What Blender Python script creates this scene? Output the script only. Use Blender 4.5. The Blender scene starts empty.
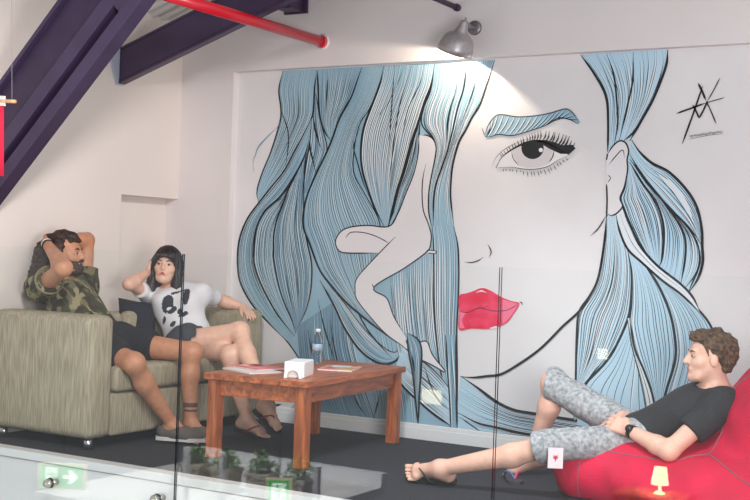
import bpy, bmesh, math, random
import numpy as np
from mathutils import Vector, Matrix
random.seed(7)
S = bpy.context.scene
COL = S.collection
# ------------------------------------------------------------------ camera
F, YAW, ROLL, EYE = 1216.0, 0.539, 0.03577, 1.15
fw = Vector((-math.sin(YAW), math.cos(YAW), 0))
rt0 = Vector((math.cos(YAW), math.sin(YAW), 0)); up0 = Vector((0, 0, 1))
rt = rt0*math.cos(ROLL) + up0*math.sin(ROLL)
up = -rt0*math.sin(ROLL) + up0*math.cos(ROLL)
CAM = Vector((0, 0, EYE))
cd = bpy.data.cameras.new('camera'); cam = bpy.data.objects.new('camera', cd); COL.objects.link(cam)
cd.sensor_width = 36; cd.lens = F/750*36; cd.clip_start = 0.05; cd.clip_end = 100
M = Matrix((rt, up, -fw)).transposed().to_4x4(); M.translation = CAM
cam.matrix_world = M
S.camera = cam

def ray(x, y): return fw*F + rt*(x-375) - up*(y-250)
def at(x, y, Y):                       # sight line through a photo point met with the plane y = Y
    d = ray(x, y); return CAM + d*((Y-CAM.y)/d.y)
def atx(x, y, X):
    d = ray(x, y); return CAM + d*((X-CAM.x)/d.x)
def atz(x, y, Z):
    d = ray(x, y); return CAM + d*((Z-CAM.z)/d.z)

# ------------------------------------------------------------------ materials
def lin(c):
    return tuple((v/255/12.92 if v/255 <= .04045 else ((v/255+.055)/1.055)**2.4) for v in c) + (1,)
MATS = {}
def mat(name, rgb, rough=.6, metal=0, var=0, scale=20, bump=0, bscale=60, stretch=(1,1,1), rgb2=None, emit=None, estr=0, coat=0, detail=4, lo=.35, hi=.65):
    if name in MATS: return MATS[name]
    m = bpy.data.materials.new(name); m.use_nodes = True; MATS[name] = m
    nt = m.node_tree; b = nt.nodes['Principled BSDF']
    b.inputs['Base Color'].default_value = lin(rgb); b.inputs['Roughness'].default_value = rough
    b.inputs['Metallic'].default_value = metal
    if coat: b.inputs['Coat Weight'].default_value = coat
    tc = nt.nodes.new('ShaderNodeTexCoord'); mp = nt.nodes.new('ShaderNodeMapping')
    mp.inputs['Scale'].default_value = stretch
    nt.links.new(tc.outputs['Object'], mp.inputs['Vector'])
    if var or rgb2:
        n = nt.nodes.new('ShaderNodeTexNoise'); n.inputs['Scale'].default_value = scale; n.inputs['Detail'].default_value = detail
        nt.links.new(mp.outputs[0], n.inputs['Vector'])
        r = nt.nodes.new('ShaderNodeValToRGB'); e = r.color_ramp.elements
        e[0].position = lo; e[1].position = hi
        if rgb2: e[0].color = lin(rgb); e[1].color = lin(rgb2)
        else:
            e[0].color = lin([max(0, v*(1-var)) for v in rgb]); e[1].color = lin([min(255, v*(1+var)) for v in rgb])
        nt.links.new(n.outputs['Fac'], r.inputs['Fac']); nt.links.new(r.outputs['Color'], b.inputs['Base Color'])
    if bump:
        n2 = nt.nodes.new('ShaderNodeTexNoise'); n2.inputs['Scale'].default_value = bscale; n2.inputs['Detail'].default_value = 6
        nt.links.new(mp.outputs[0], n2.inputs['Vector'])
        bp = nt.nodes.new('ShaderNodeBump'); bp.inputs['Strength'].default_value = bump; bp.inputs['Distance'].default_value = .01
        nt.links.new(n2.outputs['Fac'], bp.inputs['Height']); nt.links.new(bp.outputs['Normal'], b.inputs['Normal'])
    if emit:
        b.inputs['Emission Color'].default_value = lin(emit); b.inputs['Emission Strength'].default_value = estr
    return m

# ------------------------------------------------------------------ objects
def link(name, me, m, parent=None, smooth=False):
    o = bpy.data.objects.new(name, me); COL.objects.link(o)
    for k in (m if isinstance(m, (list, tuple)) else [m]): me.materials.append(k)
    if smooth: me.polygons.foreach_set('use_smooth', [True]*len(me.polygons))
    if parent: o.parent = parent; o.matrix_parent_inverse = Matrix.Translation(-parent.location)
    return o
def obj(name, bm, m, parent=None, smooth=False):
    me = bpy.data.meshes.new(name); bmesh.ops.recalc_face_normals(bm, faces=bm.faces); bm.to_mesh(me); bm.free()
    return link(name, me, m, parent, smooth)
def tag(o, label, cat, group=None):
    o['label'] = label; o['category'] = cat
    if group: o['group'] = group
    return o
def thing(name, label, cat, loc=(0, 0, 0), group=None):
    o = bpy.data.objects.new(name, None); COL.objects.link(o); o.location = loc; o.empty_display_size = .1
    return tag(o, label, cat, group)
def struct(o): o['kind'] = 'structure'; return o
def box(bm, a, b, bev=0, seg=2):
    a, b = Vector(a), Vector(b); c = (a+b)/2; s = b-a
    r = bmesh.ops.create_cube(bm, size=1)
    vs = r['verts']
    for v in vs: v.co = Vector((v.co.x*s.x, v.co.y*s.y, v.co.z*s.z)) + c
    if bev:
        es = list({e for v in vs for e in v.link_edges})
        bmesh.ops.bevel(bm, geom=es, offset=bev, segments=seg, affect='EDGES', profile=.5)
def BM(): return bmesh.new()
def boxobj(name, a, b, m, parent=None, bev=0, seg=2, smooth=False):
    bm = BM(); box(bm, a, b, bev, seg); return obj(name, bm, m, parent, smooth)
def tube(bm, pts, r, n=10, cap=True, rs=None):
    pts = [Vector(p) for p in pts]; rings = []
    prev = None
    for i, p in enumerate(pts):
        t = (pts[min(i+1, len(pts)-1)] - pts[max(i-1, 0)]).normalized()
        if prev is None:
            u = t.orthogonal().normalized()
        else:
            u = (prev - t*prev.dot(t)).normalized()
        prev = u; w = t.cross(u); rr = rs[i] if rs else r
        rings.append([bm.verts.new(p + (u*math.cos(2*math.pi*k/n) + w*math.sin(2*math.pi*k/n))*rr) for k in range(n)])
    for a, b in zip(rings, rings[1:]):
        for k in range(n): bm.faces.new((a[k], a[(k+1) % n], b[(k+1) % n], b[k]))
    if cap: bm.faces.new(rings[0][::-1]); bm.faces.new(rings[-1])
def lathe(bm, prof, base, axis=(0, 0, 1), n=32):     # prof: (radius, height) along axis
    ax = Vector(axis).normalized(); u = ax.orthogonal().normalized(); w = ax.cross(u); base = Vector(base); rings = []
    for r, h in prof:
        if r < 1e-6: rings.append([bm.verts.new(base+ax*h)])
        else: rings.append([bm.verts.new(base+ax*h+(u*math.cos(2*math.pi*k/n)+w*math.sin(2*math.pi*k/n))*r) for k in range(n)])
    for a, b in zip(rings, rings[1:]):
        for k in range(n):
            k2 = (k+1) % n
            f = [a[k % len(a)], a[k2 % len(a)], b[k2 % len(b)], b[k % len(b)]]
            g = []
            for v in f:
                if v not in g: g.append(v)
            if len(g) > 2:
                try: bm.faces.new(g)
                except ValueError: pass
def prism(bm, poly, axis, d0, d1):                   # poly: 3-D points, pushed from d0 to d1 along axis
    ax = Vector(axis)
    A = [bm.verts.new(Vector(p)+ax*d0) for p in poly]; B = [bm.verts.new(Vector(p)+ax*d1) for p in poly]
    bm.faces.new(A); bm.faces.new(B[::-1]); n = len(poly)
    for k in range(n): bm.faces.new((A[k], B[k], B[(k+1) % n], A[(k+1) % n]))
def crom(pts, n, closed=False):
    P = [np.array(p, float) for p in pts]; out = []
    if closed: P = [P[-1]] + P + [P[0], P[1]]
    else: P = [2*P[0]-P[1]] + P + [2*P[-1]-P[-2]]
    for i in range(1, len(P)-2):
        for k in range(12):
            t = k/12; a, b, c, d = P[i-1:i+3]
            out.append(.5*(2*b+(c-a)*t+(2*a-5*b+4*c-d)*t*t+(3*b-a-3*c+d)*t**3))
    if not closed: out.append(P[-2])
    else: out.append(out[0])
    out = np.array(out)
    s = np.r_[0, np.cumsum(np.linalg.norm(np.diff(out, axis=0), axis=1))]
    q = np.linspace(0, s[-1], n)
    return np.stack([np.interp(q, s, out[:, k]) for k in range(out.shape[1])], 1)
WORLD, LOW, KEY, FILL, FRONT, TERR = .66, 400, 8, 420, 120, 2300
# ------------------------------------------------------------------ the setting
YM, YO, XL, XN, YG, ZR = 6.560, 6.505, -5.493, -5.60, 4.60, 2.315   # mural wall, outer wall, left wall, niche, glass, recess head
XR, ZC = 3.2, 4.6
wall_w = mat('painted_wall', (226, 219, 219), .75, var=.015, scale=1.2, bump=.05, bscale=120)
wall_m = mat('mural_wall_paint', (226, 222, 224), .6, var=.02, scale=1.5, bump=.04, bscale=90)
white_trim = mat('white_gloss_trim', (232, 232, 234), .35)
carpet = mat('charcoal_carpet', (22, 23, 30), .95, rgb2=(66, 67, 78), scale=140, bump=.6, bscale=260, detail=6, lo=.4, hi=.66)
purple = mat('aubergine_steel_paint', (66, 52, 80), .42, var=.05, scale=6)
xc = -5.045                                        # left jamb of the recess
bm = BM()
box(bm, (XL-.3, YO, ZR), (XR, YO+.3, ZC)); box(bm, (XL-.3, YO, -.25), (xc, YO+.3, ZR))
struct(obj('wall_back', bm, wall_w))
struct(boxobj('wall_recess', (xc, YM, -.25), (XR, YM+.25, ZR), wall_m))
zs = 1.453                                         # head of the niche in the left wall
ny = atx(121.4, 197, XL).y
bm = BM()
box(bm, (XL-.3, 4.5, zs), (XL, YO+.02, ZC)); box(bm, (XL-.3, 4.5, -.25), (XL, ny, zs)); box(bm, (XL-.35, ny, -.25), (XN, YO+.02, zs))
struct(obj('wall_left', bm, mat('left_wall_paint', (232, 222, 216), .75, var=.012, scale=1.1, bump=.04, bscale=120)))
struct(boxobj('floor', (XL-.1, YG+.045, -.2), (XR, YM+.02, 0), carpet))
# skirting of the mural wall: a flat board with a groove under its cap
bm = BM(); box(bm, (xc+.002, YM-.016, 0), (XR, YM, .07), .003); box(bm, (xc+.002, YM-.011, .07), (XR, YM, .095), .004)
struct(obj('baseboard_back', bm, white_trim))
# white fascia at the landing edge
bm = BM(); box(bm, (XL-.3, YG+.02, -.03), (XR, YG+.10, .014), .004); box(bm, (XL-.3, YG+.035, -1.3), (XR, YG+.09, -.036), .003)
struct(obj('trim_1', bm, white_trim))
# white sheet roof, a gable rising to the right, corrugated along the slope
bm = BM(); sl = math.tan(math.radians(18.5)); nx, verts = 760, []
ys = np.linspace(1.6, 6.8, nx)
for y in ys:
    z = .018*math.sin(y*2*math.pi/.10)
    verts.append([bm.verts.new((x, y, 2.66 + (x+5.5)*sl + z)) for x in (XL-.3, -2.0, 2.2)])
for a, b in zip(verts, verts[1:]):
    for k in range(2): bm.faces.new((a[k], a[k+1], b[k+1], b[k]))
struct(obj('ceiling', bm, mat('white_roof_sheet', (214, 212, 208), .5), smooth=True))

# ------------------------------------------------------------------ roof timbers and steel
def rafter(y0, y1, z_bot, h, x1, label):
    t = thing('roof_beam', label, 'beam', (XL, y0, z_bot))
    zb = lambda x: z_bot + (x-XL)*sl
    def strip(name, za, zb_, ya, yb, m=purple):
        bm = BM(); prism(bm, [(XL+.02, 0, zb(XL+.02)+za), (x1, 0, zb(x1)+za), (x1, 0, zb(x1)+zb_), (XL+.02, 0, zb(XL+.02)+zb_)], (0, 1, 0), ya, yb)
        bmesh.ops.bevel(bm, geom=bm.edges[:], offset=.004, segments=1, affect='EDGES'); return obj(name, bm, m, t)
    strip('web', .018, h-.018, y0, y1); strip('bottom_flange', 0, .018, y0-.004, y1+.004); strip('top_flange', h-.018, h, y0-.004, y1+.004)
    bm = BM(); prism(bm, [(XL, y0-.11, z_bot+h), (XL, y1, z_bot+h), (XL, y1, z_bot), (XL, y0-.01, z_bot)], (1, 0, 0), 0, .018); obj('end_plate', bm, mat('pale_blue_plate', (186, 192, 208), .5), t)
    return t
rafter(5.86, 5.915, 2.155, .235, -1.0, 'dark purple roof beam sloping up from the left wall, behind the diagonal brace')
rafter(4.56, 4.66, 2.455, .16, -2.0, 'dark beam end at the upper left corner above the diagonal brace')
# deep diagonal brace in front: dark web, pale lip, groove and lower flange
t = thing('diagonal_brace', 'wide dark purple diagonal steel brace crossing the upper left corner', 'beam', (XL, 4.8, 1.2))
p0 = Vector((-5.349, 0, 1.385)); dr = Vector((.996, 0, .974)).normalized(); nr = Vector((-dr.z, 0, dr.x))
def bstrip(name, s0, s1, y0, y1, m=purple, e0=None, e1=1.6):
    ea, eb = [(e0 if e0 is not None else (XL+.003-p0.x-nr.x*s)/dr.x) for s in (s0, s1)]
    bm = BM(); prism(bm, [p0+dr*ea+nr*s0, p0+dr*e1+nr*s0, p0+dr*e1+nr*s1, p0+dr*eb+nr*s1], (0, 1, 0), y0, y1)
    bmesh.ops.bevel(bm, geom=bm.edges[:], offset=.003, segments=1, affect='EDGES'); return obj(name, bm, m, t)
bstrip('lower_flange', 0, .075, 4.76, 4.86)
bstrip('groove', .075, .135, 4.83, 4.86, mat('aubergine_dark', (38, 30, 48), .6), e1=1.30)
bstrip('groove_end', .075, .135, 4.77, 4.86, e0=1.30)
bstrip('lip', .135, .22, 4.77, 4.86)
bstrip('web', .22, .43, 4.80, 4.86, mat('aubergine_web', (56, 42, 68), .5, var=.06, scale=9))
bstrip('upper_flange', .43, .455, 4.76, 4.86)
# purple bracket high on the back wall
a, b = at(282, -16, YO-.05), at(304, 12, YO-.05)
t = thing('wall_bracket', 'purple steel bracket high on the back wall above the red pipe end', 'bracket', (a.x, YO, b.z))
boxobj('plate', (a.x, YO-.02, b.z), (b.x, YO, a.z+.5), purple, t, .003)
boxobj('arm', (a.x+.03, YO-.16, b.z+.01), (b.x-.03, YO-.02, a.z+.5), purple, t, .003)
# pipes
e = at(323, 42, YO)
red = mat('red_pipe_paint', (206, 24, 44), .3, coat=.3)
t = thing('sprinkler_pipe', 'glossy red pipe running from the roof into the back wall above the mural', 'pipe', e)
bm = BM(); tube(bm, [(e.x, YO, e.z), (e.x, 4.98, e.z)], .034, 24); obj('pipe', bm, red, t, True)
bm = BM(); tube(bm, [(e.x, YO, e.z), (e.x, YO-.022, e.z)], .040, 24); obj('coupling', bm, mat('red_coupling', (224, 70, 84), .35), t, True)
bm = BM(); tube(bm, [(e.x, YO, e.z), (e.x, YO-.006, e.z)], .050, 24); obj('wall_rose', bm, white_trim, t, True)
e = at(458, 8, YO)
t = thing('conduit', 'thin dark purple pipe end at the back wall above the metal lamp', 'pipe', e)
bm = BM(); tube(bm, [(e.x, YO, e.z), (e.x, 4.4, e.z)], .016, 16); obj('pipe', bm, purple, t, True)
bm = BM(); tube(bm, [(e.x, YO, e.z), (e.x, YO-.03, e.z)], .022, 16); obj('collar', bm, purple, t, True)

# ------------------------------------------------------------------ wall lamp
alu = mat('brushed_aluminium', (176, 170, 172), .38, .55, var=.05, scale=30)
mt = at(475, 28, YO)
t = thing('wall_lamp', 'brushed aluminium dome lamp fixed to the wall above the mural', 'lamp', mt)
bm = BM(); lathe(bm, [(0, .018), (.034, .018), (.042, .013), (.044, .005), (.044, 0), (0, 0)], mt, (0, -1, 0), 32); obj('wall_rose', bm, mat('lamp_mount', (150, 147, 150), .4, .8), t, True)
top = at(465, 21, 6.30); rim = at(454.5, 52.5, 6.33); ax = (rim-top).normalized(); L = (rim-top).length
bm = BM(); tube(bm, [mt+Vector((0, -.02, 0)), mt+Vector((-.01, -.10, .0)), top+ax*.055], .014, 12); obj('arm', bm, alu, t, True)
Rr = .108
prof = [(0, -.022), (.006, -.02), (.007, -.006), (.020, -.002), (.023, .004)] + [(r, h*L) for r, h in ((.036, .30), (.044, .37), (.066, .43), (.084, .52), (.096, .66), (.104, .82), (.109, 1), (.105, 1), (.099, .80), (.090, .66), (.078, .53), (.060, .45), (0, .43))]
bm = BM(); lathe(bm, prof, top, ax, 40); obj('shade', bm, alu, t, True)
bm = BM(); lathe(bm, [(.02, .44*L), (.02, .105), (0, .105)], top, ax, 16); obj('socket', bm, white_trim, t, True)
bm = BM(); bmesh.ops.create_uvsphere(bm, u_segments=16, v_segments=10, radius=.026, matrix=Matrix.Translation(top+ax*.122)); obj('bulb', bm, mat('lit_bulb', (255, 220, 170), .5, emit=(255, 214, 160), estr=30), t, True)
ld = bpy.data.lights.new('lamp_light', 'POINT'); ld.energy = 17; ld.color = (1, .86, .68); ld.shadow_soft_size = .008
lo = bpy.data.objects.new('lamp_light', ld); COL.objects.link(lo); lo.parent = t; lo.matrix_parent_inverse = Matrix.Translation(-t.location); lo.location = top+ax*.158

# ------------------------------------------------------------------ hanging banner at the left edge
q = at(4, 101, 4.2)
t = thing('hanging_banner', 'red cloth banner on a wooden dowel hanging at the left edge', 'banner', q)
bm = BM(); tube(bm, [at(15.5, 101.5, 4.2), at(-60, 99, 4.2)], .009, 12); obj('dowel', bm, mat('pale_dowel', (206, 160, 120), .5, var=.1, scale=30), t, True)
bm = BM(); tube(bm, [at(12, 100, 4.2), at(11.5, -40, 4.2)], .0012, 6); obj('string', bm, mat('grey_string', (140, 138, 146), .6), t)
bm = BM(); g = [[bm.verts.new(at(x, y, 4.2+.008*math.sin(x*.3))) for y in (104, 125, 150, 176)] for x in (4, -5, -15, -25, -35, -50)]
for a, b in zip(g, g[1:]):
    for k in range(3): bm.faces.new((a[k], a[k+1], b[k+1], b[k]))
o = obj('cloth', bm, mat('red_banner_cloth', (205, 22, 62), .8, bump=.2, bscale=200), t, True)
o.modifiers.new('thickness', 'SOLIDIFY').thickness = .003
bm = BM(); prism(bm, [at(x, y, 4.2) for x, y in ((5, 96), (5, 106), (-50, 104), (-50, 94))], (0, 1, 0), -.004, .004); obj('hem', bm, mat('white_hem', (225, 220, 222), .7), t)
# ------------------------------------------------------------------ the mural, painted flat on the recessed wall
rng = random.Random(3)
ink = mat('black_mural_ink', (22, 24, 30), .55)
ink_soft = mat('blue_black_mural_ink', (44, 58, 72), .55)
blue_d = mat('mural_blue', (134, 169, 190), .6, rgb2=(156, 189, 206), scale=3.5, stretch=(1, 1, .3))
blue_l = mat('mural_pale_blue', (176, 208, 228), .6, rgb2=(190, 218, 235), scale=3.0, stretch=(1, 1, .3))
pale = mat('mural_pale_streak', (186, 208, 220), .6)
pale2 = mat('mural_white_streak', (222, 228, 234), .6)
deep = mat('mural_deep_blue', (116, 150, 172), .6)
skin_w = mat('mural_white', (226, 222, 225), .6)
lip_red = mat('mural_lip_red', (224, 16, 66), .6, rgb2=(240, 66, 104), scale=14, detail=5)
LAY = [0.0]
ST = .0001
mural = thing('mural', 'large wall painting of a woman with one eye, red lips and flowing blue hair', 'mural', (-3.3, YM, 0))
def W(p, lay): 
    v = at(p[0], p[1], YM); v.y = YM - .0012 - lay*ST
    v.z = max(v.z, .0955); return v
class Paint:
    def __init__(s, name, mats): s.name = name; s.mats = mats; s.bm = BM()
    def idx(s, m): return s.mats.index(m)
    def face(s, vs, m):
        try: f = s.bm.faces.new(vs); f.material_index = s.idx(m)
        except ValueError: pass
    def fill(s, pts, m, lay):
        vs = [s.bm.verts.new(W(p, lay)) for p in pts]
        es = [s.bm.edges.new((vs[i], vs[(i+1) % len(vs)])) for i in range(len(vs))]
        r = bmesh.ops.triangle_fill(s.bm, use_beauty=True, edges=es)
        for g in r['geom']:
            if isinstance(g, bmesh.types.BMFace): g.material_index = s.idx(m)
    def strip(s, A, B, m, lay):
        a = [s.bm.verts.new(W(p, lay)) for p in A]; b = [s.bm.verts.new(W(p, lay)) for p in B]
        for i in range(len(a)-1): s.face((a[i], b[i], b[i+1], a[i+1]), m)
    def line(s, pts, w, m, lay, taper=.25, n=None, smooth=True, ws=None):
        P = crom(pts, n or max(12, len(pts)*5)) if smooth else np.array(pts, float)
        V = [W(p, lay) for p in P]; k = len(V); L, R = [], []
        for i, v in enumerate(V):
            d = V[min(i+1, k-1)] - V[max(i-1, 0)]; d.y = 0
            if d.length < 1e-7: d = Vector((1, 0, 0))
            nn = Vector((-d.z, 0, d.x)).normalized()
            f = min(1, (i+.3)/(k*taper+1e-6), (k-1-i+.3)/(k*taper+1e-6)) if taper else 1
            h = nn*w*.5*max(.25, f)*(ws[i] if ws is not None else 1); L.append(s.bm.verts.new(v+h)); R.append(s.bm.verts.new(v-h))
        for i in range(k-1): s.face((L[i], R[i], R[i+1], L[i+1]), m)
    def done(s): 
        me = bpy.data.meshes.new(s.name); s.bm.to_mesh(me); s.bm.free()
        return link(s.name, me, s.mats, mural)
hm = [blue_d, blue_l, pale, pale2, deep, ink, ink_soft]
hair = Paint('painted_hair', hm)
def lock(A, B, n, base=blue_d, bl=.009, br=.009, light=pale, dens=1.0, lw=.0036, N=30, dark=.0, streak=.75, pinch=0):
    LAY[0] += 1; l0 = LAY[0]
    a, b = crom(A, N), crom(B, N)
    hair.strip(a, b, base, l0)
    lw_ = np.linalg.norm(a-b, axis=1); width = np.clip(lw_/np.mean(np.sort(lw_)[N//2:]), .22, 1.0)
    for i in range(n):
        t = (i+.5+rng.uniform(-.28, .28))/n
        ph, am = rng.uniform(0, 6.28), rng.uniform(-.5, .5)/n
        q = np.linspace(0, 1, N)[:, None]
        tt = np.clip(t + am*np.sin(q*4.5+ph), .01, .99)
        c = a*(1-tt) + b*tt
        i0, i1 = 0, N
        if rng.random() < .45: i0 = rng.randrange(0, N//3)
        if rng.random() < .45: i1 = N - rng.randrange(0, N//3)
        if rng.random() < streak:
            hair.line(c[i0:i1] + [rng.uniform(.4, 1.1), 0], rng.uniform(.006, .011), light if rng.random() > dark else deep, l0+.35, .3, smooth=False, ws=width[i0:i1])
        hair.line(c[i0:i1], rng.uniform(.7, 1.35)*lw, ink if rng.random() < .55 else ink_soft, l0+.6, .3, smooth=False, ws=width[i0:i1])
    if bl: hair.line(A, bl*1.1, ink, l0+.8, .12)
    if br: hair.line(B, br*1.1, ink, l0+.8, .12)
    LAY[0] += .5
# --- whole mass under the locks
LAY[0] += 1
hullL = [(283,71),(279,90),(281,108),(280,122),(271,152),(262,174),(257,192),(259,203),(248,218),(241,234),(238,250),(238,268),(241,284),(252,304),(270,324),(286,340),(300,360),(318,392),(326,418)]
hullR = [(495,60),(487,85),(480,105),(472,118),(466,130),(459,143),(453,165),(451,185),(451,200),(454,225),(458,245),(459,270),(458.5,300),(457,330),(457.5,376),(457,432)]
hair.strip(crom(hullL, 40), crom(hullR, 40), blue_d, LAY[0])
hair.line(hullL, .010, ink, LAY[0]+.4, .1)
# --- left masses
A1L = [(283,71),(279,90),(281,108),(280,122),(271,152),(262,174),(257,192),(259,203)]
c1 = [(317.4,70),(315,86),(314,106),(312,118),(304,134),(295,152),(285,170),(274,184),(260,203)]
c3 = [(362,68),(352,96),(340,118),(332,140),(327,152),(316,175),(308,194),(304,210),(304,224)]
V1L = [(297,326),(299,350),(303,380),(318,417)]; V1R = [(352,290),(352,330),(358,362),(378,424)]
lock(V1L, V1R, 34, deep, 0, 0, pale, lw=.004, dark=.3)
lock([(350,310),(362,350),(374,390),(376,424)], [(410,340),(414,372),(418,400),(420,430)], 22, blue_d, 0, 0, pale)
for pts in ([(318,300),(325,330),(332,352),(336,366)], [(330,320),(334,345),(340,372),(346,396)], [(352,392),(358,404),(366,416)], [(308,330),(312,352),(318,372)], [(380,395),(376,410),(374,418)]):
    hair.line(pts, .012, ink, LAY[0]+1.2, .4)
lock([(315,96),(312,118),(310,140),(306,165),(303,192)], [(316,92),(319,112),(323,130),(327,150),(318,172),(308,194)], 9, deep, .008, .008, pale)
lock([(317.5,70),(318,85),(319,105),(321,120),(325,132),(331,141)], [(362,68),(352,96),(346,108),(340,118),(336,130),(331,142)], 24, blue_d, .010, .012)
for pts in ([(313,112),(315,128),(319,142),(322,150)], [(311,130),(310,146),(313,160),(316,172)]):
    hair.line(pts, .014, ink, LAY[0]+1.1, .4)
A5R = [(309,140),(305,165),(304,190),(304,222),(308,245),(312,265),(311,290),(306,310),(297,330)]
c5 = [(300,160),(290,186),(283,204),(277,220),(274,236),(274,250),(274,260),(279,286),(285,304),(292,320),(296,334)]
lock(c5, A5R, 24, deep, .011, .008, pale, lw=.0035, dark=.2)
c4 = [(310,136),(304,158),(292,180),(280,197),(266,210),(258,224),(255,238),(254,250),(254,262),(258,276),(265,292),(276,312),(288,328),(295,336)]
lock(c4, c5, 13, blue_d, .012, .012, lw=.0036)
lock(A1L, c1, 22, blue_d, .010, .010)
hair.line([(280,106),(284,118),(288,130),(288.5,145),(286,166)], .009, ink, LAY[0]+1, .3)
A3L = [(312,118),(304,134),(295,151),(285,170),(274,184),(259,203),(248,218),(241,234),(238,250),(238,268),(241,284),(252,304),(270,324),(286,340)]
lock(A3L, c4, 13, blue_d, .012, .013)
# --- sweeping central mass
A6R = [(384,66),(380,84),(370,108),(360,124),(355,145),(354,172),(366,196),(380,224),(380,262),(374,290),(380,316),(403,345)]
A6L = [(362,68),(352,96),(340,118),(332,140),(326,154),(316,175),(308,194),(304,210),(304,228),(310,244),(320,270),(332,286),(346,302),(362,316),(380,330),(403,347)]
lock([(320,280),(334,305),(346,330),(362,352),(382,364),(397,360),(404,346)], [(324,278),(342,300),(362,326),(380,344),(392,352),(400,350),(404,344)], 9, blue_d, .014, .006, pale2, lw=.004)
hair.line([(352,300),(366,327),(380,345),(392,358)], .011, ink, LAY[0]+1, .3)
lock(A6L, A6R, 27, blue_d, .013, .007, pale, lw=.0036)
for pts in ([(404,67),(396,88),(388,104),(370,126)], [(360,128),(354,146),(357,160),(364,184),(370,198)]):
    hair.line(pts, .009, ink, LAY[0]+1, .3)
A7L = [(384,66),(380,84),(371,108),(365,124),(362,138),(361,156),(363,172),(367,186),(374,206),(384,226)]
Bc = [(435,64),(432,84),(425,102),(420,118),(415,134),(411,150),(405,170),(399,188),(394,208),(388,227)]
lock(A7L, Bc, 28, blue_d, .013, .018, pale2, streak=.95)
for pts in ([(395,66),(393,90),(391,120),(389,150)], [(412,66),(404,90),(399,110),(393,150),(390,190)], [(424,65),(420,84),(408,110),(402,140)]):
    hair.line(pts, .008, ink, LAY[0]+1, .3)
A8R = [(421,118),(419.5,130),(418.5,154),(414,174),(406,194),(398,214),(390,227)]
lock([(421,117),(414,136),(409,154),(404,172),(398,190),(393,210),(388.5,226)], A8R, 8, blue_d, .020, .010)
hair.line([(421,116),(414,136),(405,168),(396,196),(389,226)], .022, ink, LAY[0]+1, .35)
# --- strands to the right of the small figure
lock([(388,268),(390,300),(395,340),(405,375)], [(433,246),(434,300),(437,340),(444,374)], 24, blue_d, 0, 0, pale2, lw=.0036)
a9R = [(467,62),(464,88),(458,108),(453,130),(448,150),(442,168),(437,182),(434,198),(433.5,226)]
lock([(435,64),(431,90),(424,108),(422,124),(432,137),(436,147),(435,160),(431,177),(429,194),(429,212),(432,226)], a9R, 17, blue_d, .008, .011, pale2, streak=1)
lock(a9R, hullR[:10], 11, blue_d, .011, .011, pale2, streak=1)
lock([(432.5,226),(434,250),(434,300),(436,335),(441,372),(448,402),(450,428)], [(454,226),(458,245),(459,270),(458.5,300),(457,330),(457.5,376),(457,430)], 12, blue_d, .009, .010, pale2, lw=.0036)
# --- swoosh along the floor
lock([(457,412),(478,423),(495,427),(521,433),(560,439),(600,446),(680,458)], [(457,432),(478,435),(495,437),(521,441),(560,446),(600,451),(680,462)], 7, blue_l, .012, 0, pale2)
lock([(461,376),(478,388),(497,402),(514,410),(530,413),(560,418),(600,424),(680,436)], [(457,412),(478,423),(495,427),(521,433),(560,439),(600,446),(680,458)], 22, blue_l, .017, .012, pale2, lw=.0036)
lock([(403,347),(425,362),(440,376),(452,392)], [(394,372),(404,387),(421,403),(434,414),(450,425)], 22, blue_l, .006, .014, pale2, lw=.0036)
hair.line([(424,364),(432,388),(440,402),(450,410)], .010, ink, LAY[0]+1, .3)
hair.line([(460,417),(470,424),(483,433)], .008, ink, LAY[0]+1, .3)
lock([(446,335),(448,372),(450,400),(451,428)], [(456,335),(457,372),(457,400),(457.5,431)], 4, blue_d, .010, .012, pale2)
figure_layer = LAY[0] + 1.2
LAY[0] += 3
D1 = ([(407,333),(409,352),(413,374),(416,402),(418.4,426)], [(408,333),(418,339),(422,350),(421.5,372),(419.8,395),(418.6,426)])
lock(D1[0], D1[1], 6, deep, .011, .011, pale)
# --- bunch above the ear
T_L = [(581,55),(594,73),(606,96),(608.4,122),(608,154)]
T_R = [(668,50),(666,67),(654,98),(642,120),(630,141)]
lock(T_L, T_R, 22, blue_l, .012, .014, pale2, lw=.0036, streak=.35)
for pts in ([(607,54),(614,75),(617,100),(618,125),(614,146)], [(633.5,52),(633,80),(628,105),(622,130),(619.5,141)], [(642,120),(633,133),(624,141)]):
    hair.line(pts, .011, ink, LAY[0]+1, .25)
# --- pony tail
R3O = [(632,140),(640,152),(652,163),(669,172),(686,189),(697,207),(702,229),(702.5,246),(703,262),(698,279),(688,294)]
R3I = [(630,154),(645,180),(669,207),(686,224),(696,236),(702,246)]
R2R = [(630,159),(648,183),(667,206),(682,229),(686,243),(685,262),(681,284)]
R1R = [(630,162),(643,184),(655,200),(662,217),(664,236),(662,260),(658,268)]
R1L = [(628,160),(625.5,186),(621,198),(624,208),(630,224),(640,243),(652,262)]
LAY[0] += 1; hair.strip(crom(R1L, 30), crom(R3O, 30), blue_l, LAY[0])
lock(R1L, R1R, 18, blue_l, .009, .012, pale2, lw=.0036, streak=.3)
lock(R1R, R2R, 9, blue_l, .012, .011, pale2, lw=.0036, streak=.3)
lock([(630,155),(647,181),(670,208),(687,226),(696,240),(700,262),(688,294)], R3O, 9, blue_l, .012, .014, pale2, lw=.0036, streak=.3)
lock(R2R, [(630,154),(646,180),(669,207),(690,230),(699,248),(698,270),(684,290)], 7, blue_l, .011, .008, pale2, lw=.0036, streak=.3)
hair.line(R3I, .011, ink, LAY[0]+1, .2)
hair.strip(crom([(658,174),(672,190),(684,206),(694,224)], 12), crom([(658,174),(674,184),(688,203),(694,224)], 12), pale2, LAY[0]+1.1)
hair.line([(652,168),(664,182),(677,198),(692,222),(699,240)], .004, ink, LAY[0]+1.2, .3)
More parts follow.
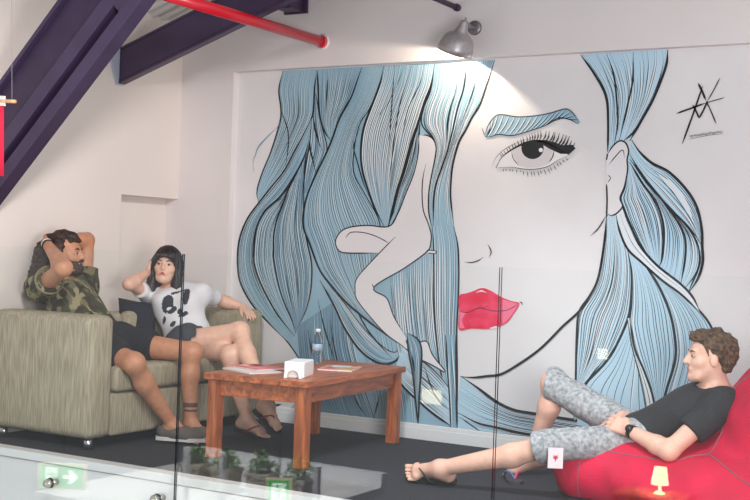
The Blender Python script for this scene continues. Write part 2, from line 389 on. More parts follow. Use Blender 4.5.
# --- lower falls
M1L = [(611,214),(607,217),(605,241),(599,277),(590,296),(579.5,312),(577,338),(576,384),(574,420)]
M1R = [(617,216),(621,231),(629,250),(632,274),(631,303),(628,320),(619,341),(608,360),(583,388),(576,420)]
M2R = [(641,262),(648,269),(660,288),(670,312),(675,336),(675.5,360),(666,393),(655,440)]
lock([(631,303),(628,322),(619,341),(604,364),(583,388),(577,425)], [(640,303),(644,340),(646,380),(648,410),(650,440)], 9, blue_l, 0, 0, pale2, lw=.0036, streak=.2)
lock(M1L, M1R, 22, blue_l, .012, .012, pale2, lw=.0036, streak=.35)
hair.line([(628,320),(619,341),(606,362),(583,388)], .016, ink, LAY[0]+1, .4)
hair.line([(605,360),(594,372),(584,387)], .007, ink, LAY[0]+1, .3)
lock([(672,312),(680,338),(680,360),(672,400),(660,440)], [(688,300),(706,330),(708,350),(700,380),(690,440)], 15, pale2, .009, .006, pale2, lw=.003, streak=0)
lock(M2R, [(662,279),(681,294),(699,310),(712,328),(716,350),(712,400),(700,440)], 13, blue_l, .013, .012, pale2, lw=.0036, streak=.3)
M2L = [(628,249),(632,274),(632,303),(630,325),(636,352),(646,378),(653,400),(657,440)]
lock(M2L, M2R, 12, blue_l, .010, .014, pale2, lw=.0036, streak=.3)
lock([(628,318),(632,345),(640,376),(646,408),(648,440)], [(630,318),(635,348),(645,372),(654,400),(658,440)], 3, pale2, .006, .012, pale2, streak=0)
lock([(616.5,215),(620,231),(628,249),(641.6,262),(662,280),(681,294),(700,312)], [(622,206),(630,224),(641,246),(657,265),(681,284),(693,297),(700,311)], 3, pale2, .012, .012, pale, streak=.4)
# loose curl by the left jamb
hair.line([(280,122),(279,126),(268,137),(259,147),(256,155),(253.6,162),(254.4,172)], .010, deep, LAY[0]+1, .5)
hair.line([(272,402),(276,405),(282,404)], .014, ink, LAY[0], .3); hair.line([(292,408),(296,405),(304,407),(310,411)], .03, blue_d, LAY[0], .3)
hair.done()
# --- small figure sitting in the hair
fg = Paint('painted_figure', [skin_w, ink]); l = figure_layer
body = [(419.6,135),(428,135.6),(434,140),(436.5,148),(435,160),(431.6,177),(429,194),(429,212),(431,228),(431.4,241),(427.5,251.5),(405,268),(374,287.5),(387,298),(394,316),(405,335),(409,350),(387,334.5),(369,315),(357,299),(355.5,290),(357.5,278),(375,258),(378,253),(348,253),(339,250.5),(336,240),(345,229),(366,225.4),(389,226.5),(398,214),(406,194),(414,174),(418.5,154)]
B = crom(body, 150, True)[:-1]
fg.fill(B, skin_w, l)
foot = [(406,340),(414,343),(420,342),(427.5,341.8),(433,355),(446,372),(436,367),(423,360),(411,351)]
Fo = crom(foot, 50, True)[:-1]; fg.fill(Fo, skin_w, l)
fg.fill([(427,250),(436,251),(435.5,253.5),(426,253)], skin_w, l)
for pts, w in (([(419.6,135),(428,135.6),(434,140),(436.5,148),(435,160),(431.6,177),(429,194),(429,212),(432,226)], .009), ([(426.4,164),(423.6,176),(422.4,192),(423.6,210),(428,222),(431.4,234),(431,243),(427.5,251.5),(405,268),(374,287.5),(387,298),(394,316),(405,335)], .008),
        ([(409,350),(387,334.5),(369,315),(357,299),(355.5,290),(357.5,278),(375,258),(396,236.5)], .007), ([(378,253),(348,253),(339,250.5),(336,240),(345,229),(366,225.4),(389,226.5),(398,214),(406,194),(414,174),(418.5,154),(419.6,135)], .008),
        ([(346,238),(350,233),(356,232),(366,233),(378,237),(389,243)], .006), ([(374,287.5),(372.6,284)], .006), ([(414,343),(420,342),(427.5,341.8),(433,355),(446,372),(436,367),(423,360)], .008), ([(427,250),(436,251),(435.5,253.5),(428,253)], .005)):
    fg.line(pts, w, ink, l+.4, .08)
fg.done()
# --- face lines, nose, ear
fc = Paint('painted_face_lines', [skin_w, ink]); l = LAY[0] + 2
fc.line([(461,376.5),(474,377.5),(488,376),(502,374),(521,363),(538,351),(550,340),(563,326.5),(579.5,311.5),(590,296.5),(599,277),(605,241),(607,216)], .015, ink, l, .08)
fc.line([(607,217),(607.5,200),(607,184)], .010, ink, l, .1); fc.line([(591,236),(599,228),(607,215)], .007, ink, l, .3)
fc.line([(465,262),(472,262.5),(479,260.4),(483.6,257)], .006, ink, l, .3); fc.line([(488,244),(491.6,251.5),(489.5,257.5)], .007, ink, l, .35)
ear = [(607,156),(613,146.5),(620,141),(626,143),(629,151),(627.5,160),(628,170),(625,186),(620.5,198),(623,206),(617.6,213),(611.6,215.6),(607,213),(607,190)]
fc.fill(crom(ear, 60, True)[:-1], skin_w, l-.6)
fc.line(ear[:-1], .009, ink, l, .08); fc.line([(609,165),(616.4,156),(623,150),(625,158)], .006, ink, l, .25); fc.line([(608,175),(611,178),(608,183)], .005, ink, l, .2)
fc.line([(608,154),(607,160)], .008, ink, l, 0)
fc.done()
# --- lips
lp = Paint('painted_lips', [lip_red, mat('mural_lip_pale', (240, 120, 150), .6), skin_w, ink])
lip = [(459.5,296),(466,293.5),(474,291),(482,288),(490,290),(502,297),(512,301),(520,303.5),(514,314),(508,322),(498,327.5),(488,329),(472,328.5),(459.5,329.5),(459.5,312)]
lp.fill(crom(lip, 70, True)[:-1], lip_red, l-.6)
lp.fill([(503,299),(519,304),(513,314),(507,321),(503,324)], lp.mats[1], l-.3); lp.fill([(460,312),(466,313),(462,320),(465,328),(460,328)], lp.mats[1], l-.3)
lp.fill([(475.6,292.8),(482,289.8),(488,293),(482,291.6)], skin_w, l-.2); lp.fill([(490,328),(496,326),(500,327),(492,329.4)], skin_w, l-.2)
lp.line([(460,311.6),(468,312.4),(474,310),(480,308),(487,309.6),(495,311),(506,310.5),(514,307),(520,302.5)], .004, ink, l, .1)
lp.line([(520,302),(522,302.5),(523,305)], .005, ink, l, .2)
for k in range(7): lp.line([(476+k*2.2, 309-(k % 2)*2), (478+k*2.2, 307.5-(k % 3))], .003, ink, l, .2)
lp.done()
# --- eye
ey = Paint('painted_eye', [skin_w, ink, mat('mural_iris', (206, 200, 204), .6), ink_soft])
up_lid = [(496.4,168),(502,158),(512,150),(525,143.5),(539.6,141),(551.6,145),(563.6,152),(570,155)]
lo_lid = [(496.4,168),(504,167.4),(513,167.4),(530,169.5),(547,167),(559,160),(570,155)]
ey.fill(np.vstack([crom(up_lid, 24), crom(lo_lid, 24)[::-1][1:-1]]), skin_w, l)
def circ(cx, cy, r, a0=0, a1=360, n=28): return [(cx+r*math.cos(math.radians(a0+(a1-a0)*k/n)), cy+r*math.sin(math.radians(a0+(a1-a0)*k/n))) for k in range(n+1)]
ey.fill([(512,151),(522,145),(533,142.4),(545,143),(554,147),(552,156),(548,164.5),(538,167.6),(526,168),(518,165)], ey.mats[2], l+.3)
ey.fill(circ(533, 148, 11.2, -32, 212)[::-1], ink, l+.6)
ey.fill(circ(541.3, 150.2, 2.1)[:-1], skin_w, l+.9)
ey.line([(512,152),(514,159),(519,165.6)], .005, ink, l+.6); ey.line([(554.5,150),(553,157),(549,163)], .007, ink, l+.6)
ey.line(up_lid, .016, ink, l+.8, .5); ey.line(lo_lid, .004, ink_soft, l+.8, .3); ey.line([(492,169),(495,160),(502,152),(512,145.5),(524,140)], .003, ink_soft, l+.8, .3)
ey.fill([(536,140.4),(546,140),(554,142),(563,145.5),(573,145),(576,148.5),(570,154),(561,154),(550,149)], ink, l+.8)
for k in range(26):
    u = k/25; p = crom(up_lid, 60)[int(8+u*48)]; ln = 5 + 15*u**1.6 if u < .93 else 15
    a = math.radians(-112 + 62*u + rng.uniform(-6, 6)); q = (p[0]+ln*math.cos(a)*1.0, p[1]+ln*math.sin(a)*.9)
    md = ((p[0]+q[0])/2+1.2, (p[1]+q[1])/2+1)
    ey.line([p, md, q], .005+.010*u, ink, l+.9, .6)
for k in range(20):
    u = k/19; p = crom(lo_lid, 60)[int(6+u*50)]; ln = rng.uniform(3, 7)*(1 if .3 < u < .95 else .6)
    a = math.radians(100 - 50*u); ey.line([(p[0], p[1]+1.5), (p[0]+ln*math.cos(a), p[1]+1.5+ln*math.sin(a))], .0065, ink if u > .3 else ink_soft, l+.9, .6)
ey.done()
# --- brow
bw = Paint('painted_eyebrow', [blue_d, pale2, ink, blue_l])
bt = [(486,134),(488,127),(494,118),(501,114.7),(518,117),(535,116),(551.6,113),(566,109),(573,113),(580,122.4)]
bb = [(486,137),(492,136.6),(499,134.4),(513,135.6),(530,131),(547,125),(559,118),(571,120),(578,124),(580,122.6)]
a, b = crom(bt, 40), crom(bb, 40); bw.strip(a, b, blue_d, l)
for k in range(4, 40, 2):
    i, j = max(0, k-7), k
    bw.line([b[i], (a[j]*.5+b[i]*.5)+[1.0, .8], a[j]], .009, pale2 if k < 24 else blue_l, l+.3, .3); bw.line([b[i]+[1, 0], (a[j]*.5+b[i]*.5)+[2, .8], a[j]+[1, 0]], .0055, ink, l+.6, .3)
bw.line(bt, .006, ink, l+.8, .1); bw.line(bb, .006, ink, l+.8, .1); bw.line([(486,137),(483.5,131),(482,127)], .004, ink, l+.8, .3)
bw.done()
# --- monogram and signature
sg = Paint('painted_signature', [ink, ink_soft])
for p, q, w in (((703,86.4),(682.6,144),.010), ((698.6,83.5),(706,100),.012), ((706,100),(716.6,124),.007), ((720.4,77.8),(708,101),.006), ((708,101),(699.6,118.4),.010), ((693,105),(699.6,118.4),.010), ((677,113.6),(705,103.5),.010), ((705,103.5),(725,97.6),.005)):
    sg.line([p, ((p[0]+q[0])/2+.3, (p[1]+q[1])/2), q], w, ink, l, .15)
x0, y0 = 689, 136.5
sq = [(x0+k*.72, y0-.145*k*.72*1.0 + (1.3 if k % 2 else -1.1)*(1 if k % 5 else 1.6)*rng.uniform(.6, 1.1)) for k in range(49)]
sg.line(sq, .0016, ink_soft, l, .05, n=240); sg.line([(689,139.5),(706,136),(724,133.5)], .002, ink_soft, l, .1)
sg.done()
# ------------------------------------------------------------------ furniture
def fabric_mat():
    m = mat('olive_linen', (148, 138, 116), .9, rgb2=(182, 171, 150), scale=48, stretch=(2.2, 2.2, .16), bump=.35, bscale=240, detail=8, lo=.36, hi=.66)
    return m
linen = fabric_mat(); steel = mat('satin_steel', (190, 190, 192), .28, 1)
sofa = thing('sofa', 'olive linen two-seat sofa standing along the left wall', 'sofa', (-5.08, 5.66, 0))
SX0, SX1, SY0, SY1 = -5.46, -4.685, 4.875, 6.46
def sbox(name, a, b, bev, seg=4): return boxobj(name, a, b, linen, sofa, bev, seg, True)
sbox('arm', (SX0, SY0, .06), (SX1, SY0+.19, .735), .045, 5)
sbox('arm', (SX0, SY1-.19, .06), (SX1, SY1, .735), .045, 5)
sbox('backrest', (SX0, SY0+.19, .06), (SX0+.2, SY1-.19, .70), .05, 5)
sbox('base', (SX0+.18, SY0+.192, .06), (SX1-.012, SY1-.192, .30), .02, 3)
ymid = (SY0+SY1)/2
for ya, yb in ((SY0+.194, ymid-.003), (ymid+.003, SY1-.194)):
    sbox('seat_cushion', (SX0+.21, ya, .305), (SX1+.015, yb, .455), .035, 4)
    bm = BM(); box(bm, (SX0+.205, ya+.01, .46), (SX0+.30, yb-.01, .715), .045, 4); obj('back_cushion', bm, linen, sofa, True)
for x in (SX0+.06, SX1-.055):
    for y in (SY0+.06, SY1-.06):
        bm = BM(); tube(bm, [(x, y, .0), (x, y, .062)], .024, 18); obj('leg', bm, steel, sofa, True)
# scatter cushion
cu = None

# low table
woodm = bpy.data.materials.new('red_brown_hardwood'); woodm.use_nodes = True
nt = woodm.node_tree; b = nt.nodes['Principled BSDF']; b.inputs['Roughness'].default_value = .38
tc = nt.nodes.new('ShaderNodeTexCoord'); mp = nt.nodes.new('ShaderNodeMapping'); mp.inputs['Scale'].default_value = (11, 1.3, 11)
n1 = nt.nodes.new('ShaderNodeTexNoise'); n1.inputs['Scale'].default_value = 3.2; n1.inputs['Detail'].default_value = 7; n1.inputs['Distortion'].default_value = .7
r1 = nt.nodes.new('ShaderNodeValToRGB'); r1.color_ramp.elements[0].position = .3; r1.color_ramp.elements[1].position = .72
r1.color_ramp.elements[0].color = lin((118, 56, 30)); r1.color_ramp.elements[1].color = lin((204, 114, 66))
nt.links.new(tc.outputs['Object'], mp.inputs[0]); nt.links.new(mp.outputs[0], n1.inputs['Vector']); nt.links.new(n1.outputs['Fac'], r1.inputs[0]); nt.links.new(r1.outputs[0], b.inputs['Base Color'])
woodv = woodm.copy(); woodv.name = 'red_brown_hardwood_upright'; [n for n in woodv.node_tree.nodes if n.type == 'MAPPING'][0].inputs['Scale'].default_value = (11, 11, 1.3)
TZ = .457
tab = thing('coffee_table', 'low red-brown wooden coffee table with square legs between sofa and mural', 'table', (-3.83, 5.77, 0))
ang = math.radians(3.6)
def T(x, y, z):                                     # table's own frame: x across, y along
    return Vector((-3.855+x*math.cos(ang)-y*math.sin(ang), 5.775+x*math.sin(ang)+y*math.cos(ang), z))
def tbox(name, a, b, bev=.003, m=None, parent=None):
    bm = BM(); box(bm, a, b, bev)
    for v in bm.verts: v.co = T(*v.co)
    return obj(name, bm, m or woodm, parent or tab)
hx, hy = .325, .585
bm = BM()
for k in range(5):
    box(bm, (-hx+k*hx*.4+.0008, -hy, TZ-.034), (-hx+(k+1)*hx*.4-.0008, hy, TZ), .003)
for v in bm.verts: v.co = T(*v.co)
obj('tabletop', bm, woodm, tab)
for sx in (-1, 1):
    for sy in (-1, 1):
        cx, cy = sx*(hx-.05), sy*(hy-.05); tbox('leg', (cx-.032, cy-.032, 0), (cx+.032, cy+.032, TZ-.0345), .003, woodv)
for sx in (-1, 1): tbox('apron', (sx*(hx-.05)-.011, -hy+.083, TZ-.12), (sx*(hx-.05)+.011, hy-.083, TZ-.0345), .002)
for sy in (-1, 1): tbox('apron', (-hx+.083, sy*(hy-.05)-.011, TZ-.12), (hx-.083, sy*(hy-.05)+.011, TZ-.0345), .002)

# things on the table
def mag(name, label, ctr, w, h, th, rot, cover, cat='magazine', group=None, patches=()):
    t = thing(name, label, cat, ctr, group); c = Vector(ctr)
    def R(x, y, z): return Vector((c.x+x*math.cos(rot)-y*math.sin(rot), c.y+x*math.sin(rot)+y*math.cos(rot), c.z+z))
    def rb(nm, a, b, m):
        bm = BM(); box(bm, a, b)
        for v in bm.verts: v.co = R(*v.co)
        return obj(nm, bm, m, t)
    rb('pages', (-w/2, -h/2, .0008), (w/2-.002, h/2, th-.0008), mat('paper_edges', (228, 222, 220), .7))
    rb('cover', (-w/2-.001, -h/2-.001, th-.0008), (w/2, h/2+.001, th), cover); rb('back_cover', (-w/2-.001, -h/2-.001, 0), (w/2, h/2+.001, .0008), cover)
    for a, b, m in patches: rb('cover_print', (a[0]*w/2, a[1]*h/2, th), (b[0]*w/2, b[1]*h/2, th+.0006), m)
    return t
redc = mat('red_cover', (200, 48, 58), .3, rgb2=(226, 120, 120), scale=22, detail=3); whitec = mat('white_cover', (232, 228, 228), .3); pinkc = mat('pink_print', (236, 150, 152), .4); goldc = mat('ochre_print', (196, 160, 90), .4); darkc = mat('dark_print', (80, 40, 46), .4)
p = atz(252, 371, TZ); mag('magazine', 'magazine with a white cover lying under the red magazine on the table', (p.x, p.y, TZ+.0005), .21, .29, .007, math.radians(68), whitec)
p = atz(256, 369, TZ); mag('magazine', 'red magazine on top of the white one at the sofa side of the table', (p.x, p.y, TZ+.008), .20, .275, .006, math.radians(74), redc, patches=(((-.7, -.8), (.1, -.1), pinkc), ((.2, .1), (.75, .7), darkc), ((-.3, .4), (0, .85), whitec)))
p = atz(340, 369, TZ); mag('magazine', 'colourful magazine behind the white tissue box on the table', (p.x, p.y, TZ+.0005), .20, .27, .008, math.radians(20), mat('mixed_cover', (206, 120, 110), .4, rgb2=(222, 200, 170), scale=26, detail=3, lo=.45, hi=.55), patches=(((-.8, -.8), (-.1, -.1), redc), ((.1, -.6), (.7, .2), goldc), ((-.6, .2), (.5, .8), whitec)))
# tissue holder with a pulled strip hanging over its front
p = atz(294, 378, TZ)
wp = mat('white_card', (240, 241, 244), .45)
t = thing('tissue_box', 'white tissue box with paper strip on the near part of the table', 'box', (p.x, p.y, TZ))
bm = BM(); box(bm, (-.055, -.005, 0), (.055, .21, .085), .006)
for v in bm.verts: v.co = Vector(p)+Vector((v.co.x*math.cos(.35)-v.co.y*math.sin(.35), v.co.x*math.sin(.35)+v.co.y*math.cos(.35), v.co.z+.0005))
obj('carton', bm, wp, t)
bm = BM(); N = 14; w_ = .016; pr = []
for k in range(N+1):
    a = math.pi*k/N; x = -.048*math.cos(a); z = .062*math.sin(a)**.7 if 0 < k < N else 0.0
    q = lambda yy, rr: Vector(p)+Vector((x*rr*math.cos(.35)-yy*math.sin(.35), x*rr*math.sin(.35)+yy*math.cos(.35), z*rr+.0015))
    pr.append([bm.verts.new(q(-.03, 1)), bm.verts.new(q(-.008, 1)), bm.verts.new(q(-.008, .68)), bm.verts.new(q(-.03, .68))])
for a, b in zip(pr, pr[1:]):
    for k in range(4): bm.faces.new((a[k], a[(k+1) % 4], b[(k+1) % 4], b[k]))
bm.faces.new(pr[0]); bm.faces.new(pr[-1][::-1])
obj('paper_strip', bm, mat('tissue_paper', (250, 250, 252), .6), t)
# water bottle
p = atz(317, 363, TZ)
clear = bpy.data.materials.new('clear_plastic'); clear.use_nodes = True; cb = clear.node_tree.nodes['Principled BSDF']
cb.inputs['Transmission Weight'].default_value = 1; cb.inputs['Roughness'].default_value = .05; cb.inputs['IOR'].default_value = 1.25; cb.inputs['Base Color'].default_value = (.86, .93, .97, 1)
t = thing('water_bottle', 'small clear plastic water bottle with white cap on the table', 'bottle', (p.x, p.y, TZ))
bm = BM(); lathe(bm, [(0, .0005), (.027, .0005), (.031, .008), (.031, .05), (.029, .055), (.031, .06), (.031, .135), (.028, .15), (.016, .172), (.0125, .178), (.0125, .186), (0, .186)], p, n=28); obj('bottle_body', bm, clear, t, True)
bm = BM(); lathe(bm, [(0, .187), (.015, .187), (.015, .203), (.013, .206), (0, .206)], p, n=24); obj('cap', bm, mat('white_cap', (236, 238, 240), .4), t, True)
bm = BM(); lathe(bm, [(.0316, .075), (.0316, .118)], p, n=28); o = obj('paper_label', bm, mat('blue_label', (120, 160, 196), .4, rgb2=(196, 214, 228), scale=40, detail=2), t, True); o.modifiers.new('s', 'SOLIDIFY').thickness = .0004

# ------------------------------------------------------------------ glass balustrade
glass = bpy.data.materials.new('balustrade_glass'); glass.use_nodes = True; g = glass.node_tree; g.nodes.clear()
out = g.nodes.new('ShaderNodeOutputMaterial'); mx = g.nodes.new('ShaderNodeMixShader'); tr = g.nodes.new('ShaderNodeBsdfTransparent'); gl = g.nodes.new('ShaderNodeBsdfGlossy'); lw = g.nodes.new('ShaderNodeLayerWeight'); pw = g.nodes.new('ShaderNodeMath'); ml = g.nodes.new('ShaderNodeMath')
tr.inputs[0].default_value = (.985, .995, .99, 1); gl.inputs['Roughness'].default_value = 0; gl.inputs[0].default_value = (1, 1, 1, 1)
lw.inputs['Blend'].default_value = .5; pw.operation = 'POWER'; pw.inputs[1].default_value = 5; ml.operation = 'MULTIPLY_ADD'; ml.inputs[1].default_value = .9; ml.inputs[2].default_value = .027
g.links.new(lw.outputs['Facing'], pw.inputs[0]); g.links.new(pw.outputs[0], ml.inputs[0]); g.links.new(ml.outputs[0], mx.inputs[0]); g.links.new(tr.outputs[0], mx.inputs[1]); g.links.new(gl.outputs[0], mx.inputs[2]); g.links.new(mx.outputs[0], out.inputs[0])
edge = mat('glass_edge', (34, 40, 44), .2)
chrome = mat('chrome', (210, 206, 196), .18, 1)
xe = at(184.3, 254, YG).x, at(501.5, 267, YG).x
xs = [(-5.46, xe[0]-.005, 'glass balustrade pane in front of the sofa, its edge crossing the woman'), (xe[0]+.005, xe[1]-.005, 'middle glass balustrade pane in front of the coffee table'), (xe[1]+.005, .2, 'glass balustrade pane in front of the man on the beanbag')]
bolts = {0: [(50, 483), (157, 499)], 1: [], 2: []}
for i, (xa, xb, lab) in enumerate(xs):
    t = thing('glass_panel', lab, 'glass pane', ((xa+xb)/2, YG, -.9), 'glass balustrade panes')
    zt = 1.097
    bm = BM(); box(bm, (xa, YG-.010, -.9), (xb, YG, zt)); o = obj('pane', bm, [glass, edge, mat('glass_top_edge', (176, 180, 182), .25)], t)
    for f in o.data.polygons:
        if abs(f.normal.x) > .9 or abs(f.normal.z) > .9: f.material_index = 2 if f.normal.z > .9 else 1
    for bx, by in bolts[i]:
        q = at(bx, by, YG-.012)
        bm = BM(); lathe(bm, [(0, .03), (.020, .03), (.024, .025), (.024, 0), (0, 0)], q, (0, -1, 0), 28); bb = obj('standoff_bolt', bm, chrome, t, True)
        bm = BM(); lathe(bm, [(.0245, .002), (.027, .002), (.027, -.002), (.0245, -.002)], q, (0, -1, 0), 28); obj('gasket', bm, mat('black_rubber', (24, 24, 26), .6), bb, True)
        bm = BM(); tube(bm, [q+Vector((0, .012, 0)), q+Vector((0, .048, 0))], .016, 20); obj('spacer', bm, chrome, bb, True)
# ------------------------------------------------------------------ organic surfaces: blended volumes turned into one skin
V3 = lambda *a: np.array(a, float)
def nrm(v): v = np.array(v, float); return v/np.linalg.norm(v)
def cap(a, b, r1, r2, k=.03, flat=None): return ('cap', np.array(a, float), np.array(b, float), r1, r2, k, flat)
def ell(c, rad, axes=None, k=.03, sub=False): return ('sub' if sub else 'ell', np.array(c, float), np.array(rad, float), np.array(axes if axes is not None else np.eye(3), float), k)
def bounds(p):
    if p[0] == 'cap':
        r = max(p[3], p[4])*1.05
        if p[6] is not None and p[6][1] > 1: r *= p[6][1]
        return np.minimum(p[1], p[2])-r, np.maximum(p[1], p[2])+r, p[5]
    r = max(p[2]); return p[1]-r, p[1]+r, p[4]
def dist(p, P):
    if p[0] == 'cap':
        a, b, r1, r2, k, flat = p[1:]
        ab = b-a; Q = P-a
        if flat is not None:
            n = nrm(flat[0]); s = 1/flat[1]-1
            Q = Q + (Q@n)[..., None]*n*s; ab = ab + (ab@n)*n*s
        t = np.clip((Q@ab)/max(ab@ab, 1e-9), 0, 1)
        d = np.linalg.norm(Q-t[..., None]*ab, axis=-1) - (r1+(r2-r1)*t)
        return d*(min(1, flat[1]) if flat is not None else 1)
    q = (P-p[1])@p[3].T
    k0 = np.linalg.norm(q/p[2], axis=-1); k1 = np.linalg.norm(q/p[2]**2, axis=-1)+1e-9
    return k0*(k0-1)/k1
def surface(prims, res, post=None, pad=.02):
    lo = np.min([bounds(p)[0] for p in prims if p[0] != 'sub'], 0)-pad; hi = np.max([bounds(p)[1] for p in prims if p[0] != 'sub'], 0)+pad
    n = np.ceil((hi-lo)/res).astype(int)+1
    D = np.full(n, .5, np.float32)
    ax = [lo[i]+res*np.arange(n[i]) for i in range(3)]
    for p in prims:
        a, b, k = bounds(p); m = k+3*res
        i0 = np.maximum(0, ((a-m-lo)/res).astype(int)); i1 = np.minimum(n, ((b+m-lo)/res).astype(int)+2)
        if (i1 <= i0).any(): continue
        sl_ = tuple(slice(x, y) for x, y in zip(i0, i1))
        P = np.stack(np.meshgrid(*[ax[i][sl_[i]] for i in range(3)], indexing='ij'), -1)
        d = dist(p, P); e = D[sl_]
        if p[0] == 'sub':
            h = np.maximum(k-np.abs(e+d), 0)/k; D[sl_] = np.maximum(e, -d)+h*h*k*.25
        else:
            h = np.maximum(k-np.abs(e-d), 0)/k; D[sl_] = np.minimum(e, d)-h*h*k*.25
    if post is not None:
        P = np.stack(np.meshgrid(*ax, indexing='ij'), -1); D = post(P, D)
    for i in range(3):
        s0 = [slice(None)]*3; s0[i] = 0; D[tuple(s0)] = np.maximum(D[tuple(s0)], res); s0[i] = -1; D[tuple(s0)] = np.maximum(D[tuple(s0)], res)
    return nets(D, lo, res)
def nets(D, lo, res):
    I = D < 0; n = D.shape
    acc = np.zeros(tuple(x-1 for x in n)+(3,), np.float32); cnt = np.zeros(tuple(x-1 for x in n), np.float32)
    quads = []
    for ax in range(3):
        s0 = [slice(None)]*3; s1 = [slice(None)]*3; s0[ax] = slice(0, -1); s1[ax] = slice(1, None)
        A, B = D[tuple(s0)], D[tuple(s1)]
        X = np.argwhere((A < 0) != (B < 0))
        if not len(X): continue
        a = A[tuple(X.T)]; b_ = B[tuple(X.T)]; t = a/(a-b_)
        pt = X.astype(np.float32); pt[:, ax] += t
        u, v = (ax+1) % 3, (ax+2) % 3
        ok = (X[:, u] > 0) & (X[:, v] > 0) & (X[:, u] < n[u]-1) & (X[:, v] < n[v]-1)
        X, pt, ins = X[ok], pt[ok], (a < 0)[ok]
        c4 = []
        for du, dv in ((0, 0), (-1, 0), (-1, -1), (0, -1)):
            c = X.copy(); c[:, u] += du; c[:, v] += dv; c4.append(c)
            np.add.at(acc, tuple(c.T), pt); np.add.at(cnt, tuple(c.T), 1)
        quads.append((c4, ins))
    idx = np.full(cnt.shape, -1, int); w_ = np.argwhere(cnt > 0); idx[tuple(w_.T)] = np.arange(len(w_))
    V = acc[tuple(w_.T)]/cnt[tuple(w_.T)][:, None]*res + lo
    Fq = []
    for c4, ins in quads:
        q = np.stack([idx[tuple(c.T)] for c in c4], 1); q[~ins] = q[~ins][:, ::-1]; Fq.append(q)
    return V, np.concatenate(Fq)
def smooth_mesh(V, Q, it=1, f=.5):
    e = np.concatenate([Q[:, [0, 1]], Q[:, [1, 2]], Q[:, [2, 3]], Q[:, [3, 0]]])
    for _ in range(it):
        S_ = np.zeros_like(V); c = np.zeros(len(V)); np.add.at(S_, e[:, 0], V[e[:, 1]]); np.add.at(S_, e[:, 1], V[e[:, 0]]); np.add.at(c, e.ravel(), 1)
        V = V*(1-f)+f*S_/c[:, None]
    return V
def organic(name, prims, res, m, parent=None, post=None, it=1, pick=None):
    V, Q = surface(prims, res, post); V = smooth_mesh(V, Q, it)
    me = bpy.data.meshes.new(name); me.from_pydata(V.tolist(), [], Q.tolist()); me.update()
    o = link(name, me, m, parent, True)
    if pick is not None:
        me.polygons.foreach_set('material_index', pick(V[Q].mean(1)).astype(np.int32))
    return o
def wrinkle(P, amp, f, seed=0):
    r = np.random.RandomState(seed); s = 0
    for _ in range(5):
        d = r.randn(3); d /= np.linalg.norm(d); s = s + np.sin((P@d)*f*r.uniform(.6, 1.6)+r.uniform(0, 6))
    return amp*s/2.2

# ------------------------------------------------------------------ bodies
def head(c, f, u, s=1.0, nz=1.0):
    f = nrm(f); u = nrm(np.array(u)-f*np.dot(u, f)); r = np.cross(f, u); A = np.array([r, f, u]); c = np.array(c, float)
    L = lambda x, y, z: c + s*(r*x+f*y+u*z)
    P = [ell(L(0, -.014, .030), V3(.075, .096, .084)*s, A, .02), ell(L(0, .028, -.040), V3(.058, .062, .068)*s, A, .03),
         cap(L(-.024, .060, -.088), L(.024, .060, -.088), .022*s, .022*s, .03), ell(L(0, .080, -.096), V3(.020, .018, .019)*s, A, .025),
         cap(L(-.03, .077, .020), L(.03, .077, .020), .011*s, .011*s, .02),
         cap(L(-.042, .055, -.026), L(-.03, .066, -.03), .02*s, .02*s, .02), cap(L(.042, .055, -.026), L(.03, .066, -.03), .02*s, .02*s, .02),
         cap(L(0, .088, .010), L(0, .091+.018*nz, -.026), .009*s*nz, .0125*s*nz, .012), cap(L(-.012*nz, .092, -.030), L(.012*nz, .092, -.030), .009*s*nz, .009*s*nz, .012),
         cap(L(-.016, .086, -.058), L(.016, .086, -.058), .011*s, .011*s, .014),
         ell(L(-.031, .097, .002), V3(.016, .010, .010)*s, A, .01, True), ell(L(.031, .097, .002), V3(.016, .010, .010)*s, A, .01, True)]
    for sx in (-1, 1):
        P.append(ell(L(sx*.075, -.002, -.016), V3(.010, .019, .030)*s, A, .008))
    return P, L, A
def face_parts(L, A, s, parent, brow, lips, iris=(60, 40, 30), sc=(176, 160, 154), bw=.0045):
    r, f, u = A
    for sx in (-1, 1):
        e = organic('eye', [ell(L(sx*.031, .0768, .001), V3(.0135, .0110, .0068)*s, A, .005)], .003, mat('eye_white', sc, .25), parent)
        organic('iris', [ell(L(sx*.031, .0862, .001), V3(.0064, .0030, .0064)*s, A, .003)], .0016, mat('iris_%d' % iris[0], iris, .2), e)
        bm = BM(); tube(bm, [L(sx*.013, .0885, .020), L(sx*.03, .0875, .025), L(sx*.046, .077, .021)], bw*s, 8, rs=[bw*s, bw*1.1*s, bw*.5*s]); obj('eyebrow', bm, brow, parent, True)
    organic('lips', [cap(L(-.019, .0905, -.0535), L(.019, .0905, -.0535), .0050*s, .0050*s, .004), cap(L(-.015, .0915, -.062), L(.015, .0915, -.062), .0060*s, .0060*s, .004), cap(L(-.005, .0955, -.054), L(.005, .0955, -.054), .005*s, .005*s, .006)], .0022, lips, parent)
